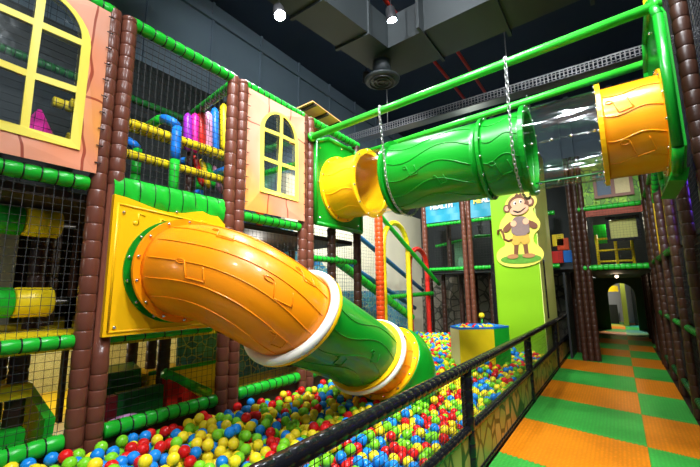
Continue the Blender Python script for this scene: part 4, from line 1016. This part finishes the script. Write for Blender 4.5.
# ------------------------------------------------------------------ ball podium in the pit
pd = empty('ball_podium', (-1.9, 6.2, .3), 'yellow and green box podium with a blue tray of balls on top', 'podium')
hexo = [(-2.30, 5.85), (-2.05, 5.55), (-1.50, 6.05), (-1.34, 6.5), (-1.9, 6.9), (-2.35, 6.5)]
hexo = [(-2.34, 5.88), (-2.08, 5.62), (-1.58, 6.02), (-1.42, 6.45), (-1.9, 6.8), (-2.34, 6.4)]
hexo = [(-1.86+(x+1.9)*.84, 6.12+(y-6.2)*.84) for x, y in hexo]
nrm = len(hexo)
for i in range(nrm):
    a = hexo[i]; b = hexo[(i+1) % nrm]
    mm = [mat('pale_yellow_vinyl', (.80, .72, .30), .4), YVINYL, GREEN, GREEN, YVINYL, YVINYL][i]
    cx_ = sum(p[0] for p in hexo)/6; cy_ = sum(p[1] for p in hexo)/6
    s_ = .93; ai = (cx_+(a[0]-cx_)*s_, cy_+(a[1]-cy_)*s_); bi = (cx_+(b[0]-cx_)*s_, cy_+(b[1]-cy_)*s_)
    MB().add([(*a, .3), (*b, .3), (*bi, .3), (*ai, .3), (*a, .91), (*b, .91), (*bi, .91), (*ai, .91)],
        [(0,3,2,1),(4,5,6,7),(0,1,5,4),(1,2,6,5),(2,3,7,6),(3,0,4,7)]).build('side_panel', mm, pd)
MB().plate(hexo, [[(cx_+(p[0]-cx_)*.88, cy_+(p[1]-cy_)*.88) for p in hexo]], .03, lambda u, v, w: (u, v, .905+w)).build('blue_rim', BLUEV, pd)
MB().plate([(cx_+(p[0]-cx_)*.93, cy_+(p[1]-cy_)*.93) for p in hexo], [], .02, lambda u, v, w: (u, v, .84+w)).build('tray_bottom', BLUEV, pd)
e = empty('spring_toy', (-1.75, 6.65, .93), 'small yellow ball-topped toy standing on the podium', 'toy')
MB().cyl((-1.95, 6.62, .84), (-1.95, 6.62, 1.02), .012, 8).build('stem', GREEN, e); MB().ball((-1.95, 6.62, 1.06), .05).build('knob', YVINYL, e)

# ------------------------------------------------------------------ camera (before the balls: used to rank them)
cam = bpy.data.cameras.new('camera'); co = bpy.data.objects.new('camera', cam); C.objects.link(co); S.camera = co
cam.sensor_width = 36; cam.lens = 372/700*36; cam.clip_start = .05; cam.clip_end = 100
f_ = 372.; Yc = V((268, 54.5, f_)).normalized(); X0 = V((-530, 63.5, f_)); Xc = (-(X0-Yc*X0.dot(Yc))).normalized(); Zc = Yc.cross(Xc)
if Zc.y > 0: Zc = -Zc
Rm = Matrix((Xc, Yc, Zc))            # image axes (right, down, forward) -> world
right = Rm @ V((1, 0, 0)); up = -(Rm @ V((0, 1, 0))); back = -(Rm @ V((0, 0, 1)))
CP = V((0, 0, 1.5))
co.matrix_world = Matrix(((right.x, up.x, back.x, CP.x), (right.y, up.y, back.y, CP.y), (right.z, up.z, back.z, CP.z), (0, 0, 0, 1)))
def project(p):
    q = Rm.transposed() @ (V(p)-CP)
    return (350+f_*q.x/q.z, 233.5+f_*q.y/q.z, q.z) if q.z > .05 else (-1, -1, -1)

# ------------------------------------------------------------------ balls
BR = .040
rnd = random.Random(11)
tag(MB().box((FX+.0, -.3, .0), (BX-.05, 9.3, .30)).build('pit_floor', BLUEV), kind='structure'); bpy.data.objects['pit_floor'].name = 'floor_pit'
struct('floor_pit_side', MB().box((-5.2, 4.5, .0), (FX-.01, 9.3, .30)), BLUEV)
def surf_z(x, y):
    z = .42+.05*mnoise(V((x*1.1, y*1.1, 0)))
    if x < -2.4: z += .09*max(0, 1-abs(y-1.0)/1.6)
    if x > -1.6: z -= .05
    return z
cell = {}; balls = []
def near(x, y):
    i, j = int(math.floor(x/.08)), int(math.floor(y/.08))
    for a in (i-1, i, i+1):
        for b in (j-1, j, j+1):
            for k in cell.get((a, b), ()): yield k
tube_pts = [(V(p), R+.02) for p in (e3+e4)]+[(V(p), R+.02) for p in e2]
def inhex(x, y, hx, pad):
    cx_, cy_ = -1.86, 6.12
    s = False; n = len(hx)
    P_ = [(cx_+(p[0]-cx_)*pad, cy_+(p[1]-cy_)*pad) for p in hx]
    for i in range(n):
        (x1, y1), (x2, y2) = P_[i], P_[i-1]
        if (y1 > y) != (y2 > y) and x < (x2-x1)*(y-y1)/(y2-y1)+x1: s = not s
    return s
def blocked(x, y, z):
    if inhex(x, y, hexo, 1.09): return True
    if -2.16 < x < -1.09 and 7.5 < y < 9.2: return True
    if y > 9.22: return True
    for yy in yp+[3.93]:
        if abs(y-yy) < .19 and x < FX+.13 and y < 4.7: return True
    if y < 4.62 and x < FX+.045: return True
    if y >= 4.62 and math.hypot(x+3.95, y-6.6) < .14: return True
    for (ax_, ay_) in ((-4.0, 6.85), (-4.0, 8.0), (-4.1, 8.25), (-4.1, 9.3)):
        if math.hypot(x-ax_, y-ay_) < .12: return True
    for c_, r_ in tube_pts:
        if abs(c_.x-x) < r_+.05 and abs(c_.y-y) < r_+.05 and abs((V((x, y, z))-c_).length) < r_+BR+.012: return True
    return False
def land(x, y, floor=.30):
    z = floor+BR
    for k in near(x, y):
        b = balls[k]; d2 = (b[0]-x)**2+(b[1]-y)**2
        if d2 < (2*BR)**2: z = max(z, b[2]+math.sqrt((2*BR)**2-d2))
    return z
def put(x, y, z):
    cell.setdefault((int(math.floor(x/.08)), int(math.floor(y/.08))), []).append(len(balls)); balls.append([x, y, z, 0])
# candidate sites: dense jittered grid, filled from the lowest landing upwards
import heapq
sites = []
gy = .15
row = 0
def region(x, y):
    return (FX+.045 < x < BX-.085) if y < 4.62 else (-4.45 < x < BX-.085)
while gy < 9.22:
    gx = -4.43+(.018 if row % 2 else 0)
    while gx < BX-.085:
        if region(gx, gy): sites.append((gx+rnd.uniform(-.012, .012), gy+rnd.uniform(-.012, .012)))
        gx += .0365
    gy += .0365; row += 1
heap = []
for i, (x, y) in enumerate(sites): heap.append((land(x, y)+rnd.uniform(0, .02), i))
heapq.heapify(heap)
while heap:
    z0, i = heapq.heappop(heap); x, y = sites[i]
    z = land(x, y)
    if z+0.0 > z0+.004:
        if z < surf_z(x, y)+.01: heapq.heappush(heap, (z+rnd.uniform(0, .004), i))
        continue
    if z > surf_z(x, y)+.01 or blocked(x, y, z): continue
    if not region(x, y): continue
    put(x, y, z)
    heapq.heappush(heap, (z+2*BR, i))
npit = len(balls)
# tray balls on the podium
tray = []
for k in range(3000):
    x = rnd.uniform(-2.35, -1.4); y = rnd.uniform(5.6, 6.85)
    if not inhex(x, y, hexo, .83) or math.hypot(x+1.95, y-6.62) < .08: continue
    z = land(x, y, .862)
    if z > .93: continue
    put(x, y, z)
COLS = [('red', (.72, .012, .012)), ('blue', (.01, .24, .72)), ('yellow', (.90, .70, .02)), ('green', (.20, .62, .02))]
BM = [mat('%s_ball_plastic' % n, c_, .24, .05, 3) for n, c_ in COLS]
wts = [.22, .23, .29, .26]
for b in balls: b[3] = rnd.choices(range(4), wts)[0]
# rank the visible ones
bpy.context.view_layer.update(); dg = bpy.context.evaluated_depsgraph_get()
cand = []
for k, b in enumerate(balls):
    px, py, dz = project(b[:3])
    if not (2 < px < 698 and 2 < py < 466): continue
    cover = sum(1 for j in near(b[0], b[1]) if j != k and balls[j][2] > b[2]+.03 and math.hypot(balls[j][0]-b[0], balls[j][1]-b[1]) < .062)
    if cover: continue
    cand.append(((V(b[:3])-CP).length, k))
cand.sort(); chosen = set()
for dist, k in cand:
    if len(chosen) >= 300: break
    b = balls[k]; seen = 0
    for off in ((0, 0, .03), (.02, -.02, .02), (.0, .025, .02)):
        tgt = V(b[:3])+V(off); dr = (tgt-CP); L = dr.length
        hit, loc, nn, ix, ob, mt = S.ray_cast(dg, CP, dr.normalized(), distance=L-.005)
        if not hit or ob.name.startswith(('safety_net', 'netting')): seen = 1; break
        # netting strand in front does not hide a ball
    if seen: chosen.add(k)
def ball_mesh(ci, sub):
    m = MB().ball((0, 0, 0), BR, sub=sub); me = bpy.data.meshes.new('ball'); me.from_pydata(m.v, [], m.f); me.materials.append(BM[ci])
    me.polygons.foreach_set('use_smooth', [True]*len(m.f)); me.update(); return me
bms = [ball_mesh(i, 3) for i in range(4)]
for k in sorted(chosen):
    b = balls[k]; o = bpy.data.objects.new('play_ball', bms[b[3]]); C.objects.link(o); o.location = b[:3]
    cn = COLS[b[3]][0]; px, py, dz = project(b[:3])
    zone = 'above the black railing' if py < 467-.4876*(px-250)-8 else 'behind the railing netting'
    tag(o, '%s plastic play ball near the camera, seen %s' % (cn, zone), 'ball', '%s balls near the camera, seen %s' % (cn, zone))
bm = bmesh.new(); bmesh.ops.create_icosphere(bm, subdivisions=2, radius=BR); bm.verts.index_update()
uv_ = [tuple(v.co) for v in bm.verts]; uf_ = [[v.index for v in f.verts] for f in bm.faces]; bm.free()
vs = []; fs = []; mi = []
for k, b in enumerate(balls):
    if k in chosen: continue
    n = len(vs); vs += [(x+b[0], y+b[1], z+b[2]) for x, y, z in uv_]; fs += [[i+n for i in f] for f in uf_]; mi += [b[3]]*len(uf_)
me = bpy.data.meshes.new('play_balls'); me.from_pydata(vs, [], fs)
for m in BM: me.materials.append(m)
me.polygons.foreach_set('use_smooth', [True]*len(fs)); me.polygons.foreach_set('material_index', mi); me.update()
o = bpy.data.objects.new('play_balls', me); C.objects.link(o)
tag(o, 'mass of red, blue, yellow and green balls filling the far part of the pit', 'balls', 'far balls', 'stuff')
print('balls', len(balls), 'individual', len(chosen))

# ------------------------------------------------------------------ world and view
w = bpy.data.worlds.new('world'); S.world = w; w.use_nodes = True
w.node_tree.nodes['Background'].inputs[0].default_value = (.6, .8, 1, 1); w.node_tree.nodes['Background'].inputs[1].default_value = .18
S.view_settings.view_transform = 'Standard'; S.view_settings.look = 'None'; S.view_settings.gamma = 1; S.view_settings.use_curve_mapping = False
S.view_settings.exposure = -0.1
